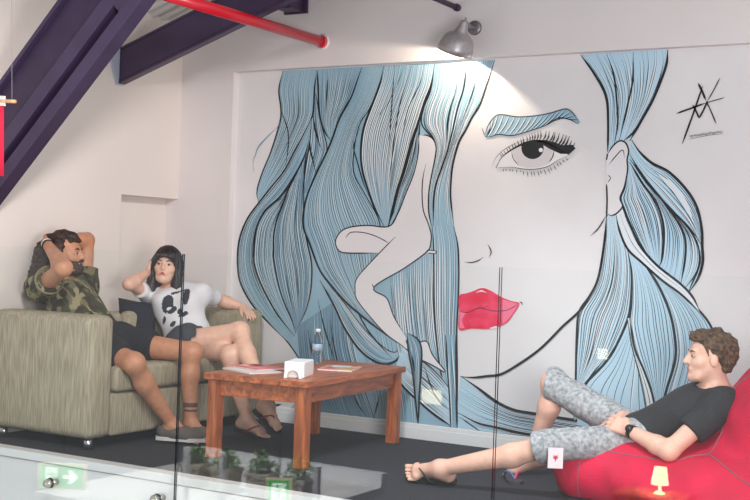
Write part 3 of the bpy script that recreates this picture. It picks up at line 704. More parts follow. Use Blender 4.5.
def hand(w, d, n, curl=.5, thumb=1, s=1.0, spread=.07, thumb_out=.6):
    d = nrm(d); n = nrm(np.array(n)-d*np.dot(n, d)); x = np.cross(d, n)*thumb; w = np.array(w, float); P = []
    k0 = w+d*.085*s
    for j in (-1, -.33, .33, 1):
        P.append(cap(w+x*.018*s*j+d*.01*s, k0+x*.031*s*j, .014*s, .0125*s, .012))
    Ls = {1: (.040, .024, .020), .33: (.046, .028, .021), -.33: (.043, .026, .021), -1: (.033, .020, .018)}
    for j, ls in Ls.items():
        p = k0+x*.031*s*j; a = curl*.55
        base = nrm(d+x*spread*j)
        for i, l_ in enumerate(ls):
            dd = base*math.cos(a)+n*math.sin(a); q = p+dd*l_*s
            P.append(cap(p, q, (.0098-.0008*i)*s, (.0090-.0008*i)*s, .006)); p = q; a += curl
    t0 = w+x*.022*s+d*.02*s; t1 = t0+(x*thumb_out+d*.75+n*.25)*.036*s; t2 = t1+nrm(d*.95+x*.25*thumb_out+n*.35*(1+curl))*.030*s; t3 = t2+nrm(d*.9-x*.1+n*.5*(1+curl))*.026*s
    P += [cap(t0, t1, .017*s, .013*s, .012), cap(t1, t2, .0115*s, .0105*s, .006), cap(t2, t3, .0105*s, .0085*s, .006)]
    return P
def arm(sh, el, wr, s=1.0, k=.03):
    sh, el, wr = map(lambda v: np.array(v, float), (sh, el, wr)); m = el+(wr-el)*.28
    return [cap(sh, el, .052*s, .041*s, k), cap(el, m, .041*s, .043*s, .03), cap(m, wr, .043*s, .027*s, .02)]
def leg(hp, kn, an, s=1.0, back=(0, 0, 0), k=.04):
    hp, kn, an = map(lambda v: np.array(v, float), (hp, kn, an)); m = kn+(an-kn)*.32; b_ = nrm(back)*.016*s if np.any(back) else 0
    return [cap(hp, kn, .088*s, .058*s, k), ell(kn, V3(.056, .056, .056)*s, None, .03), cap(kn, m+b_, .052*s, .057*s, .03), cap(m+b_, an, .056*s, .036*s, .03)]
def foot(an, d, dn=(0, 0, -1), s=1.0, big=1):
    d = nrm(d); dn = nrm(np.array(dn)-d*np.dot(dn, d)); x = np.cross(d, dn)*big; an = np.array(an, float); P = []
    heel = an+dn*.052*s-d*.035*s; ball = an+dn*.066*s+d*.125*s
    P += [ell(an+dn*.01*s, V3(.036, .036, .04)*s, None, .03), cap(an+dn*.01*s, heel, .036*s, .030*s, .03), cap(heel, ball+x*.01*s, .030*s, .024*s, .03), cap(an+dn*.012*s+d*.02*s, ball-dn*.012*s+x*.012*s, .036*s, .024*s, .03), cap(ball-x*.022*s, ball+x*.028*s, .022*s, .024*s, .02)]
    for j, (o_, l_, r_) in enumerate(((.036, .060, .0115), (.0135, .060, .0078), (-.0055, .054, .0076), (-.0235, .046, .0074), (-.0405, .035, .0072))):
        P.append(cap(ball+x*o_*s+dn*.006*s, ball+x*o_*s+d*l_*s+dn*.012*s, r_*.95*s, r_*1.05*s, .003))
    return P
def torso(pel, wai, che, nb, shL, shR, hpL, hpR, front, s=1.0, fem=0):
    fr = nrm(front); fl = (fr, .66)
    lat = nrm(np.array(shL)-np.array(shR))
    P = [cap(np.array(hpL), np.array(hpR), .092*s, .092*s, .05), cap(pel, wai, .152*s, (.135 if not fem else .118)*s, .05, fl), cap(wai, che, (.135 if not fem else .118)*s, (.165 if not fem else .135)*s, .05, fl),
         cap(che, np.array(nb)-(np.array(nb)-che)*.25, (.16 if not fem else .13)*s, .09*s, .06, fl),
         cap(shL, shR, .060*s, .060*s, .05), cap(np.array(nb)*.55+np.array(che)*.45, nb, .07*s, .056*s, .05)]
    return [tuple(p) for p in P]
def grow(p, d):
    if p[0] == 'cap': return ('cap', p[1], p[2], p[3]+d, p[4]+d, p[5], p[6])
    return (p[0], p[1], p[2]+d, p[3], p[4])
def mid(a, b, t): return np.array(a)+(np.array(b)-np.array(a))*t
def pt(x, y, Y): return np.array(at(x, y, Y))
def hairclip(c, A, s, xs_, zs_, face=None):
    def post(P, D):
        q = (P-np.array(c))@A.T/s
        g = np.interp(q[..., 1], xs_, zs_)-q[..., 2]
        return np.maximum(D, g*s)
    return post
pink_skin = mat('fair_skin', (226, 178, 158), .5, var=.03, scale=30)
tan_skin = mat('tan_skin', (192, 134, 104), .5, var=.04, scale=30)
pale_skin = mat('pale_skin', (226, 180, 158), .5, var=.03, scale=30)

# ------------------------------------------------------------------ beanbag
bred = mat('crimson_canvas', (206, 8, 62), .75, var=.05, scale=8, bump=.25, bscale=60)
bb = thing('beanbag', 'big crimson beanbag chair on the carpet at the right, under the reclining man', 'beanbag', (-1.4, 5.6, 0))
BBP = [cap(V3(-2.11, 5.60, .135), V3(-1.35, 5.58, .125), .175, .165, .1, None), cap(V3(-1.98, 5.80, .12), V3(-1.35, 5.95, .14), .14, .16, .12), cap(V3(-1.45, 5.40, .13), V3(-.85, 5.42, .15), .15, .17, .1), ell(V3(-1.45, 5.66, .10), V3(.55, .42, .15), None, .1),
       ell(V3(-1.02, 5.78, .38), V3(.50, .48, .40), None, .10), ell(V3(-.98, 5.94, .50), V3(.46, .40, .34), None, .1), ell(V3(-.85, 5.5, .28), V3(.34, .34, .3), None, .1), ell(V3(-1.36, 5.84, .24), V3(.26, .36, .2), None, .1)]
def bpost(P, D):
    D = D + wrinkle(P, .006, 16, 4).astype(np.float32) + wrinkle(P*V3(1, 1, .5), .003, 45, 9).astype(np.float32)
    return np.maximum(D, .004-P[..., 2])
organic('body', BBP, .014, bred, bb, bpost, 2)
seam = mat('grey_seam_thread', (128, 96, 104), .8)
def on_bag(P):                                     # seams laid along the bag's own surface
    P = np.array(P, float)[:, None, :][:, 0]
    for _ in range(8):
        d = np.full(len(P), .5); G = np.zeros_like(P); f = lambda Q: bag_d(Q)
        d = f(P); e = .004
        G = np.stack([(f(P+np.eye(3)[k]*e)-f(P-np.eye(3)[k]*e))/(2*e) for k in range(3)], 1); G /= np.linalg.norm(G, axis=1)[:, None]+1e-9
        P = P - G*d[:, None]*.8
    return P + G*.001
def bag_d(Q):
    D = np.full(len(Q), .5)
    for p in BBP:
        d = dist(p, Q); k = p[5] if p[0] == 'cap' else p[4]; h = np.maximum(k-np.abs(D-d), 0)/k; D = np.minimum(D, d)-h*h*k*.25
    return D + wrinkle(Q, .006, 16, 4) + wrinkle(Q*V3(1, 1, .5), .003, 45, 9)
for pts in ([(586,442,5.5),(581,458,5.45),(580,475,5.45),(582,491,5.5)], [(596,444,5.45),(625,445,5.43),(660,456,5.42),(690,462,5.42),(708,464,5.42)], [(708,464,5.42),(712,450,5.45),(714,430,5.5),(716,412,5.55)], [(708,464,5.42),(725,474,5.35),(745,485,5.3),(770,500,5.3)], [(716,412,5.55),(735,392,5.6),(760,375,5.6)]):
    P = on_bag(crom([pt(*q) for q in pts], 30)); bm = BM(); tube(bm, P.tolist(), .0028, 6); obj('seam', bm, seam, bb)
# cloth label with a small red leaf mark sewn on the near corner
c0 = on_bag([pt(557, 472, 5.45)])[0]; n_ = nrm(V3(-.35, -.93, .1)); u_ = nrm(np.cross(V3(0, 0, 1), n_)); 
ta = boxobj('sewn_label', (-.035, -.001, -.048), (.035, .001, .048), mat('label_cloth', (226, 214, 218), .7), bb); 
def place(o, c, xax, zax):
    x = Vector(nrm(xax)); z = Vector(nrm(np.array(zax)-np.array(x)*np.dot(zax, np.array(x)))); y = z.cross(x)
    m = Matrix((x, y, z)).transposed().to_4x4(); m.translation = Vector(c); o.data.transform(m)
tc_ = V3(*at(555.5, 458, 5.285)); place(ta, tc_, (.86, .50, 0), (0, 0, 1))
bm = BM(); prism(bm, [(0, 0, -.018), (.004, 0, -.006), (.014, 0, .002), (.008, 0, .004), (.012, 0, .016), (.003, 0, .008), (0, 0, .016), (-.003, 0, .008), (-.012, 0, .016), (-.008, 0, .004), (-.014, 0, .002), (-.004, 0, -.006)], (0, 1, 0), -.0018, -.001)
o = obj('leaf_mark', bm, mat('leaf_mark_red', (196, 52, 74), .7), ta); place(o, tc_, (.86, .50, 0), (0, 0, 1))

lipm = mat('lip_skin', (190, 112, 104), .45)
# ------------------------------------------------------------------ man reclining on the beanbag
man = thing('person', 'person in black t-shirt and grey denim shorts reclining on the red beanbag, seen in profile', 'person', (-1.9, 5.65, 0))
hN, hF = pt(640, 440, 5.66), pt(634, 434, 5.84); kN, kF = pt(545, 446, 5.36), pt(553, 383, 5.88); aN, aF = pt(441, 468, 5.30), pt(533, 453, 5.93)
sN, sF = pt(722, 404, 5.58), pt(704, 398, 5.92); eN, wN = pt(669, 451, 5.42), pt(628, 430, 5.50); eF, wF = pt(654, 427, 5.98), pt(622, 416, 5.76)
nb = pt(717, 394, 5.74); hc = pt(710, 356, 5.70); pel = (hN+hF)/2
sm = (sN+sF)/2; che = mid(pel, sm, .74); wai = mid(pel, sm, .36); fr = np.cross(sN-sF, sm-pel)
if fr[2] < 0: fr = -fr
HP, HL, HA = head(hc, (-.87, -.47, -.02), (.02, 0, 1), 1.04)
d = nrm(aN-kN)
skin = torso(pel, wai, che, nb, sN, sF, hN, hF, fr, .96) + arm(sN, eN, wN, 1.0) + arm(sF, eF, wF, 1.0) + leg(hN, kN, aN, .98, (0, .6, -.8)) + leg(hF, kF, aF, .98, (.9, 0, -.3))
skin += [cap(nb, hc-V3(-.012, -.006, .055), .060, .056, .03)] + HP
skin += foot(aN, (-.94, -.30, .06), (0, .72, -.70), 1.0, -1) + foot(aF, (-.80, -.52, -.25), (.1, .1, -1), .98, 1)
hdN = nrm(pt(604, 418, 5.56)-wN); skin += hand(wN, hdN, V3(.25, .75, -.6), .42, -1, 1.0, .05)
hdF = nrm(pt(604, 424, 5.70)-wF); skin += hand(wF, hdF, V3(0, -.3, -1), .35, 1, .98)
organic('body', skin, .0047, pink_skin, man, None, 1)
face_parts(HL, HA, 1.04, man, mat('brown_brow', (112, 80, 56), .8), lipm, (70, 90, 110))
# short curly hair
xs_ = [-.13, -.06, -.035, -.02, .0, .018, .03, .045, .06, .085, .12]; zs_ = [-.075, -.074, -.06, -.01, .016, -.012, .022, .052, .064, .066, .08]
def curly(P, D):
    D = D + wrinkle(P, .0045, 120, 3).astype(np.float32) + wrinkle(P, .003, 240, 5).astype(np.float32)
    return hairclip(hc, HA, 1.04, xs_, zs_)(P, D)
organic('hair', [ell(HL(0, -.020, .038), V3(.084, .102, .088)*1.04, HA, .02), ell(HL(0, -.07, -.02), V3(.066, .044, .058)*1.04, HA, .03), ell(HL(0, .050, .088), V3(.056, .048, .028), HA, .03)], .0045, mat('brown_curly_hair', (48, 35, 27), .7, rgb2=(112, 84, 60), scale=60, detail=6, bump=.6, bscale=120), man, curly, 1)
# t-shirt
shirtm = mat('black_cotton', (40, 40, 44), .85, var=.08, scale=20, bump=.15, bscale=180)
sh_p = [grow(p, .014) for p in torso(mid(pel, wai, .2), wai, che, mid(nb, che, .12), sN, sF, mid(hN, pel, .25), mid(hF, pel, .25), fr, .97)]
sleeve = lambda s_, e_, t, r1, r2: cap(s_, mid(s_, e_, t), r1, r2, .05)
sh_p += [sleeve(sN, eN, .60, .070, .069), sleeve(sF, eF, .60, .070, .068)]
nd = nrm(hc-nb)
def shirt_post(base, amp, planes, seed):
    def post(P, D):
        D = D + wrinkle(P, amp, 38, seed).astype(np.float32)
        for q, n, *lim in planes:
            v = (P-np.array(q))@nrm(n)
            if lim:
                rel = P-np.array(q); lat_ = np.linalg.norm(rel-(rel@nrm(n))[..., None]*nrm(n), axis=-1); v = np.where((lat_ < lim[0]) & (np.linalg.norm(rel, axis=-1) < .2), v, -1)
            D = np.maximum(D, v)
        return D
    return post
ax = nrm(sm-pel)
organic('t_shirt', sh_p, .007, shirtm, man, shirt_post(0, .0035, [(nb+nd*.008, nd, .085), (pel-ax*.005, -ax), (mid(sN, eN, .60), eN-sN, .082), (mid(sF, eF, .60), eF-sF, .082)], 2), 1)
denim = mat('acid_wash_denim', (124, 127, 132), .9, rgb2=(188, 190, 194), scale=52, detail=8, bump=.4, bscale=160, lo=.32, hi=.68)
def shorts(hA, hB, kA, kB, tA, tB, pel, wai, r, s=1.0):
    P = [cap(hA, hB, .098*s, .098*s, .05), cap(pel, mid(pel, wai, .30), .156*s, .15*s, .05, (fr, .66))]
    for h, k, t in ((hA, kA, tA), (hB, kB, tB)): P.append(cap(h, mid(h, k, t), .094*s, r, .04))
    return P
kdN, kdF = nrm(kN-hN), nrm(kF-hF)
sp = shorts(hN, hF, kN, kF, 1.06, 1.0, pel, wai, .076, .99) + [cap(kN-V3(0,0,.0), kN+nrm(aN-kN)*.03, .072, .071, .03), cap(kF, kF+nrm(aF-kF)*.005, .074, .074, .03)]
organic('shorts', sp, .007, denim, man, shirt_post(0, .0045, [(kN+nrm(aN-kN)*.04, aN-kN, .14), (kF+kdF*.012+V3(-.02,0,.02), V3(-1,-.2,.10), .16)], 8), 1)
# wrist watch
def band(name, w, d, r, wd, m, parent, th=.004, n=28):
    bm = BM(); d = nrm(d); lathe(bm, [(r, -wd/2), (r+th, -wd/2), (r+th, wd/2), (r, wd/2), (r, -wd/2)], w, d, n); return obj(name, bm, m, parent, True)
wq = mid(wN, eN, .10); wa = band('wristwatch', wq, wN-eN, .029, .022, mat('black_strap', (20, 20, 22), .4), man)
wn = nrm(V3(-.2, -.75, .6)); bm = BM(); lathe(bm, [(0, .011), (.017, .011), (.019, .007), (.019, -.002), (0, -.002)], wq+wn*.029, wn, 24); obj('watch_case', bm, mat('watch_case', (46, 48, 52), .25, .6), wa, True)
# flip-flop worn on the near foot
def sandal(parent, an, d, dn, big, s, sole_m, strap_m, name='flip_flop'):
    d = nrm(d); dn = nrm(np.array(dn)-d*np.dot(dn, d)); x = np.cross(d, dn)*big; an = np.array(an)
    o0 = an+dn*.094*s
    poly = []
    for a_, w_ in ((-.075, .0), (-.065, .024), (-.03, .033), (.03, .032), (.09, .042), (.14, .046), (.175, .036), (.19, .015)): poly.append((a_, w_))
    pl = [(a_, w_) for a_, w_ in poly] + [(a_, -w_) for a_, w_ in poly[::-1][:-1]]
    bm = BM(); prism(bm, [Vector(o0+d*a_*s+x*(w_+.006)*s) for a_, w_ in pl], Vector(dn), 0, .014); so = obj(name, bm, sole_m, parent)
    t_ = o0+d*.135*s+x*.020*s; top_ = an+dn*.030*s+d*.105*s+x*.012*s
    for sd in (-1, 1):
        bm = BM(); P = crom([t_-dn*.004, t_-dn*.032*s, top_+d*.0*s+x*sd*.018*s-dn*.006, an+dn*.055*s+d*.06*s+x*sd*.040*s, o0+d*.03*s+x*sd*.036*s], 18); tube(bm, P.tolist(), .0052, 8); obj('strap', bm, strap_m, so, True)
    return so
sandal(man, aN, (-.94, -.30, .06), (0, .72, -.70), -1, 1.0, mat('black_rubber_sole', (30, 30, 32), .7), mat('olive_strap', (52, 50, 44), .6))
# loose flip-flop under his raised foot
q = atz(512, 480, .0)
ff = thing('flip_flop', 'loose flip-flop with pink and blue strap lying on the carpet under the shins', 'sandal', (q.x, q.y, 0))
dd = nrm(V3(.55, -.8, 0)); xx = V3(dd[1], -dd[0], 0)
pl = [(-.12, 0), (-.11, .026), (-.06, .034), (.0, .034), (.07, .043), (.11, .038), (.13, .016)]; pl = pl + [(a_, -b_) for a_, b_ in pl[::-1][:-1]]
bm = BM(); prism(bm, [Vector(V3(q.x, q.y, .001)+dd*a_+xx*b_) for a_, b_ in pl], (0, 0, 1), 0, .016); obj('sole', bm, mat('dark_sole', (58, 50, 60), .7), ff)
for sd, cl in ((-1, (222, 60, 110)), (1, (70, 110, 160))):
    bm = BM(); P = crom([V3(q.x, q.y, .017)+dd*.07, V3(q.x, q.y, .04)+dd*.055+xx*sd*.012, V3(q.x, q.y, .045)+dd*.01+xx*sd*.034, V3(q.x, q.y, .012)-dd*.04+xx*sd*.036], 16); tube(bm, P.tolist(), .006, 8); obj('strap', bm, mat('strap_%d' % cl[0], cl, .5), ff, True)

# ------------------------------------------------------------------ man at the near end of the sofa, hands clasped behind his head
m2 = thing('person', 'person in camouflage t-shirt and black shorts on the sofa, hands behind the head', 'person', (-5.0, 5.3, 0))
hR, hL = V3(-5.03, 5.20, .545), V3(-5.03, 5.43, .545); kR, kL = pt(134, 363, 5.13), pt(192, 352, 5.58); aR, aL = pt(172, 424, 5.42), pt(191, 424, 5.56)
sR, sL = pt(40, 288, 5.10), pt(84, 288, 5.47); eR, wR = pt(64, 268, 4.90), pt(47, 244, 5.10); eL, wL = pt(87, 240, 5.52), pt(63, 241, 5.33)
nb2 = pt(61, 281, 5.27); hc2 = pt(65, 253, 5.24); pel = (hR+hL)/2; sm = (sR+sL)/2; che = mid(pel, sm, .72); wai = mid(pel, sm, .36)
fr = np.cross(sL-sR, sm-pel)
H2, L2, A2 = head(hc2, (.90, .38, .02), (-.12, -.04, 1), 1.04)
skin = torso(pel, wai, che, nb2, sL, sR, hL, hR, fr, 1.0) + arm(sR, eR, wR, 1.05) + arm(sL, eL, wL, 1.02) + leg(hR, kR, aR, .98, (-1, 0, 0)) + leg(hL, kL, aL, .96, (-1, 0, 0))
skin += [cap(nb2, hc2-V3(.02, 0, .05), .062, .058, .03)] + H2
skin += foot(aR, (.92, .38, -.12), (0, 0, -1), .95, -1) + foot(aL, (.97, .15, -.12), (0, 0, -1), .95, 1)
skin += hand(wR, nrm(pt(40, 236, 5.24)-wR), V3(-.2, .75, .1), .4, 1, .95) + hand(wL, nrm(pt(48, 238, 5.20)-wL), V3(0, -.5, -.4), .4, 1, .95)
tattoo = mat('tattooed_skin', (96, 72, 72), .55)
def pick2(Cn):
    k = np.zeros(len(Cn)); lA = nrm(aL-kL); t = (Cn-kL)@lA/np.linalg.norm(aL-kL); rr = np.linalg.norm(Cn-kL-((Cn-kL)@lA)[:, None]*lA, axis=1)
    return np.where((rr < .075) & (((t > .70) & (t < .77)) | ((t > .79) & (t < .83))), 1, 0)
organic('body', skin, .0064, [tan_skin, tattoo], m2, None, 1, pick2)
dkhair = mat('dark_brown_hair', (30, 24, 24), .6, rgb2=(74, 52, 46), scale=50, detail=6, bump=.6, bscale=110)
face_parts(L2, A2, 1.04, m2, dkhair, lipm, (50, 34, 26))
xs2 = [-.16, -.05, -.03, -.01, .02, .04, .06, .085, .12]; zs2 = [-.30, -.28, -.22, -.02, .0, .035, .058, .062, .08]
def curly2(P, D):
    D = D + wrinkle(P, .008, 70, 13).astype(np.float32) + wrinkle(P, .004, 170, 15).astype(np.float32)
    return hairclip(hc2, A2, 1.04, xs2, zs2)(P, D)
organic('hair', [ell(L2(0, -.022, .038), V3(.092, .112, .096), A2, .02), cap(L2(-.03, -.09, -.01), L2(-.045, -.13, -.19), .072, .055, .05), cap(L2(.04, -.08, -.01), L2(.05, -.115, -.19), .068, .05, .05), cap(L2(0, -.11, -.02), L2(0, -.15, -.17), .07, .055, .05)], .006, dkhair, m2, curly2, 1)
def beardpost(P, D):
    q = (P-np.array(hc2))@A2.T; return np.maximum(D+wrinkle(P, .002, 200, 1).astype(np.float32), q[..., 2]+.048-np.clip(np.abs(q[..., 0])-.03, 0, .05)*.9)
organic('beard', [ell(L2(0, .030, -.062), V3(.070, .070, .066), A2, .02), ell(L2(0, .076, -.100), V3(.032, .032, .032), A2, .03)], .0045, dkhair, m2, beardpost, 1)
for sd in (-1, 1):
    bm = BM(); tube(bm, [L2(sd*.002, .107, -.041), L2(sd*.015, .101, -.044), L2(sd*.029, .086, -.056)], .006, 8, rs=[.0065, .007, .004]); obj('moustache', bm, dkhair, m2, True)
# camouflage cloth
cm = bpy.data.materials.new('camouflage_cloth'); cm.use_nodes = True; nt = cm.node_tree; b = nt.nodes['Principled BSDF']; b.inputs['Roughness'].default_value = .9
tc = nt.nodes.new('ShaderNodeTexCoord'); col = None
base_c = nt.nodes.new('ShaderNodeRGB'); base_c.outputs[0].default_value = lin((112, 104, 78)); col = base_c.outputs[0]
for i, (c_, off, th, sc_) in enumerate((((64, 66, 44), 0, .50, 11), ((146, 136, 106), 7, .57, 14), ((58, 46, 36), 15, .57, 12), ((34, 34, 32), 23, .62, 16))):
    mp = nt.nodes.new('ShaderNodeMapping'); mp.inputs['Location'].default_value = (off, off*.7, off*.3); mp.inputs['Scale'].default_value = (1, 1, .75); n = nt.nodes.new('ShaderNodeTexNoise'); n.inputs['Scale'].default_value = sc_; n.inputs['Detail'].default_value = 2.5; n.inputs['Distortion'].default_value = .8
    r = nt.nodes.new('ShaderNodeValToRGB'); r.color_ramp.interpolation = 'CONSTANT'; r.color_ramp.elements[0].color = (0, 0, 0, 1); r.color_ramp.elements[1].color = (1, 1, 1, 1); r.color_ramp.elements[1].position = th
    mxn = nt.nodes.new('ShaderNodeMixRGB'); mxn.inputs[2].default_value = lin(c_)
    nt.links.new(tc.outputs['Object'], mp.inputs[0]); nt.links.new(mp.outputs[0], n.inputs['Vector']); nt.links.new(n.outputs['Fac'], r.inputs[0]); nt.links.new(r.outputs[0], mxn.inputs[0]); nt.links.new(col, mxn.inputs[1]); col = mxn.outputs[0]
nt.links.new(col, b.inputs['Base Color'])
sh_p = [grow(p, .016) for p in torso(mid(pel, wai, .1), wai, che, mid(nb2, che, .14), sL, sR, mid(hL, pel, .3), mid(hR, pel, .3), fr, 1.0)] + [cap(sR, mid(sR, eR, .42), .076, .080, .05), cap(sL, mid(sL, eL, .42), .076, .078, .05)]
ax = nrm(sm-pel); nd = nrm(hc2-nb2)
organic('t_shirt', sh_p, .008, cm, m2, shirt_post(0, .005, [(nb2+nd*.008, nd, .080), (pel-ax*.02, -ax), (mid(sR, eR, .42), eR-sR, .095), (mid(sL, eL, .42), eL-sL, .095)], 21), 1)
band('sleeve_hem', mid(sR, eR, .40), eR-sR, .078, .022, mat('sleeve_hem', (136, 126, 98), .9), m2, .006)
blk = mat('black_shorts_cloth', (27, 28, 36), .9, bump=.2, bscale=90)
sp = [cap(hR, hL, .112, .112, .05), cap(pel, mid(pel, wai, .4), .165, .155, .05, (fr, .7)), cap(hR, mid(hR, kR, .80), .112, .088, .04), cap(hL, mid(hL, kL, .55), .110, .096, .04)]
organic('shorts', sp, .008, blk, m2, shirt_post(0, .006, [(mid(hR, kR, .78), kR-hR, .2), (mid(hL, kL, .52), kL-hL, .2)], 31), 1)
band('wristband', mid(wR, eR, .06), wR-eR, .031, .016, mat('black_strap', (20, 20, 22), .4), m2)
band('bracelet', mid(wR, eR, .0), wR-eR, .030, .007, mat('white_bead', (224, 216, 206), .4), m2)
shoe_m = mat('taupe_shoe', (92, 84, 80), .8); shoe_s = mat('white_shoe_sole', (206, 204, 202), .6)
def shoe(an, d, parent, m, sm_, s=1.0):
    d = nrm(d*V3(1, 1, 0)); x = np.cross(d, V3(0, 0, 1)); an = np.array(an); z0 = an[2]-.094*s
    G = lambda a, b_, z: V3(an[0], an[1], z0)+d*a*s+x*b_*s+V3(0, 0, z*s)
    post = lambda P, D: np.maximum(D, np.maximum(z0+.014*s-P[..., 2], (P[..., 2]-z0-.085*s)))
    sh = organic('shoe', [cap(G(-.045, 0, .05), G(.05, 0, .05), .046*s, .046*s, .03), cap(G(.03, 0, .036), G(.16, 0, .030), .046*s, .040*s, .03), cap(G(.1, -.012, .026), G(.1, .012, .026), .038*s, .038*s, .03)], .006, m, parent, post, 1)
    pl = [(-.098, 0), (-.085, .03), (-.03, .042), (.05, .043), (.12, .052), (.17, .042), (.205, .014)]; pl = pl+[(a_, -b_) for a_, b_ in pl[::-1][:-1]]
    bm = BM(); prism(bm, [Vector(G(a_, b_, 0)) for a_, b_ in pl], (0, 0, 1), 0, .022*s); obj('sole', bm, sm_, sh)
    return sh
shoe(aR, V3(.92, .38, 0), m2, shoe_m, shoe_s, .98); shoe(aL, V3(.97, .15, 0), m2, shoe_m, shoe_s, .98)

# ------------------------------------------------------------------ woman at the far end of the sofa
wo = thing('person', 'person with long black hair in white printed t-shirt on the sofa, legs crossed', 'person', (-4.9, 5.95, 0))
sR, sL = pt(149, 294, 5.90), pt(201, 294, 6.06); eR, wR = pt(129, 284, 5.66), pt(149, 272, 5.86); eL, wL = pt(222, 301, 6.27), pt(243, 307, 6.33)
hR, hL = pt(183, 344, 5.80), pt(197, 346, 5.98); kR, aR = pt(240, 331, 5.93), pt(268, 404, 5.74); kL, aL = pt(230, 355, 5.84), pt(247, 418, 5.86)
nb3 = pt(172, 290, 6.0); hc3 = pt(167, 265, 5.93); pel = (hR+hL)/2+V3(-.03, .03, .01); sm = (sR+sL)/2; che = mid(pel, sm, .72); wai = mid(pel, sm, .36)
fr = np.cross(sL-sR, sm-pel)
H3, L3, A3 = head(hc3, (.46, -.88, .06), (.06, .02, 1), 1.02, .72)
skin = torso(pel, wai, che, nb3, sL, sR, hL, hR, fr, .92, 1) + arm(sR, eR, wR, .86) + arm(sL, eL, wL, .86) + leg(hR, kR, aR, .93, (-1, 0, -.2)) + leg(hL, kL, aL, .93, (-1, 0, 0))
skin += [cap(nb3, hc3-V3(0, 0, .05), .050, .047, .03)] + H3
skin += foot(aR, (.85, -.1, -.5), (-.3, 0, -1), .85, -1) + foot(aL, (.9, .2, -.25), (0, 0, -1), .85, 1)
skin += hand(wR, nrm(pt(153, 261, 5.92)-wR), V3(.8, .3, .1), .75, -1, .84) + hand(wL, nrm(pt(255, 318, 6.27)-wL), V3(-.3, .1, -.9), .30, -1, .84, .1)
def bustpost(P, D): return D
for sx in (-.075, .075):
    skin.append(ell(che+nrm(fr)*.07+nrm(sL-sR)*sx+nrm(sm-pel)*.01, V3(.055, .055, .055), None, .05))
organic('body', skin, .0062, pale_skin, wo, None, 1)
blackh = mat('black_straight_hair', (18, 16, 18), .45, rgb2=(46, 32, 36), scale=40, stretch=(1, 1, .1), bump=.5, bscale=90)
face_parts(L3, A3, 1.02, wo, blackh, mat('lip_rose', (176, 84, 88), .45), (34, 24, 20), bw=.0036)
def strands(P, D):
    q = (P-np.array(hc3))@A3.T; th = np.arctan2(q[..., 0], q[..., 1])
    D = D + (.0022*np.sin(th*26)+.0015*np.sin(th*47+q[..., 2]*20)).astype(np.float32)
    x, y, z = q[..., 0], q[..., 1], q[..., 2]
    hole = np.sqrt((x/.062)**2 + ((z+.045)/.092)**2) - 1          # the opening round the face
    hole = np.where(y > .012, -hole*.05, -1)
    return np.maximum(D, hole)
organic('hair', [ell(L3(0, -.012, .034), V3(.086, .104, .092), A3, .02), cap(L3(-.066, .0, .0), L3(-.084, .03, -.20), .036, .034, .04), cap(L3(.066, .0, .0), L3(.082, .03, -.20), .038, .034, .04), cap(L3(0, -.06, 0), L3(0, -.07, -.16), .075, .065, .05),
    cap(L3(-.04, .088, .052), L3(.04, .088, .052), .018, .018, .03)], .0055, blackh, wo, strands, 1)
tipm = mat('auburn_hair_tips', (70, 34, 40), .5)
wtee = mat('white_print_tee', (222, 220, 224), .85, bump=.15, bscale=150)
inkp = mat('tee_print_ink', (44, 46, 56), .85)
ft = nrm(fr); lt = nrm(sL-sR); at_ = nrm(sm-pel)
def printpick(Cn):
    v = Cn-che; x, z, f_ = v@lt, v@at_, v@ft
    inside = (f_ > .02) & (np.abs(x+.0) < .10) & (z > -.22) & (z < .06)
    k = np.zeros(len(Cn), bool)
    for cx_, cz_, rx_, rz_ in ((-.048, -.005, .036, .050), (-.02, -.05, .030, .020), (.030, -.075, .014, .018), (.052, -.10, .030, .014), (.0, .050, .034, .009), (.066, .0, .022, .055), (-.070, -.085, .012, .020), (.05, .055, .02, .012), (-.01, -.135, .018, .016)): k |= ((x-cx_)/rx_)**2+((z-cz_)/rz_)**2 < 1
    for cx_, cz_, rx_, rz_ in ((-.040, -.034, .016, .008),): k &= ((x-cx_)/rx_)**2+((z-cz_)/rz_)**2 > 1
    return np.where(inside & k, 1, 0)
sh_p = [grow(p, .013) for p in torso(mid(pel, wai, .1), wai, che, mid(nb3, che, .14), sL, sR, mid(hL, pel, .4), mid(hR, pel, .4), fr, .92, 1)] + [cap(sR, mid(sR, eR, .50), .056, .058, .04), cap(sL, mid(sL, eL, .66), .054, .056, .04)]
for sx in (-.075, .075): sh_p.append(ell(che+ft*.07+lt*sx+at_*.01, V3(.068, .068, .068), None, .05))
nd = nrm(hc3-nb3)
organic('t_shirt', sh_p, .007, [wtee, inkp], wo, shirt_post(0, .004, [(nb3-nd*.012+ft*.0, nd+ft*.45, .085), (pel-at_*.005, -at_), (mid(sR, eR, .5), eR-sR, .075), (mid(sL, eL, .66), eL-sL, .075)], 41), 1, printpick)
sp = [cap(hR, hL, .104, .104, .05), cap(pel, mid(pel, wai, .35), .145, .135, .05, (fr, .7)), cap(hR, mid(hR, kR, .36), .104, .096, .04), cap(hL, mid(hL, kL, .36), .104, .096, .04)]
organic('shorts', sp, .007, mat('charcoal_shorts', (66, 68, 76), .9, bump=.2, bscale=90), wo, shirt_post(0, .004, [(mid(hR, kR, .35), kR-hR, .2), (mid(hL, kL, .35), kL-hL, .2)], 51), 1)
for an_, d_ in ((aR, V3(.85, -.1, -.5)), (aL, V3(.9, .2, -.25))):
    sandal(wo, an_, d_, (-.3, 0, -1) if an_ is aR else (0, 0, -1), -1 if an_ is aR else 1, .85, mat('black_sandal', (26, 24, 26), .6), mat('red_strap', (150, 40, 40), .5), 'sandal')
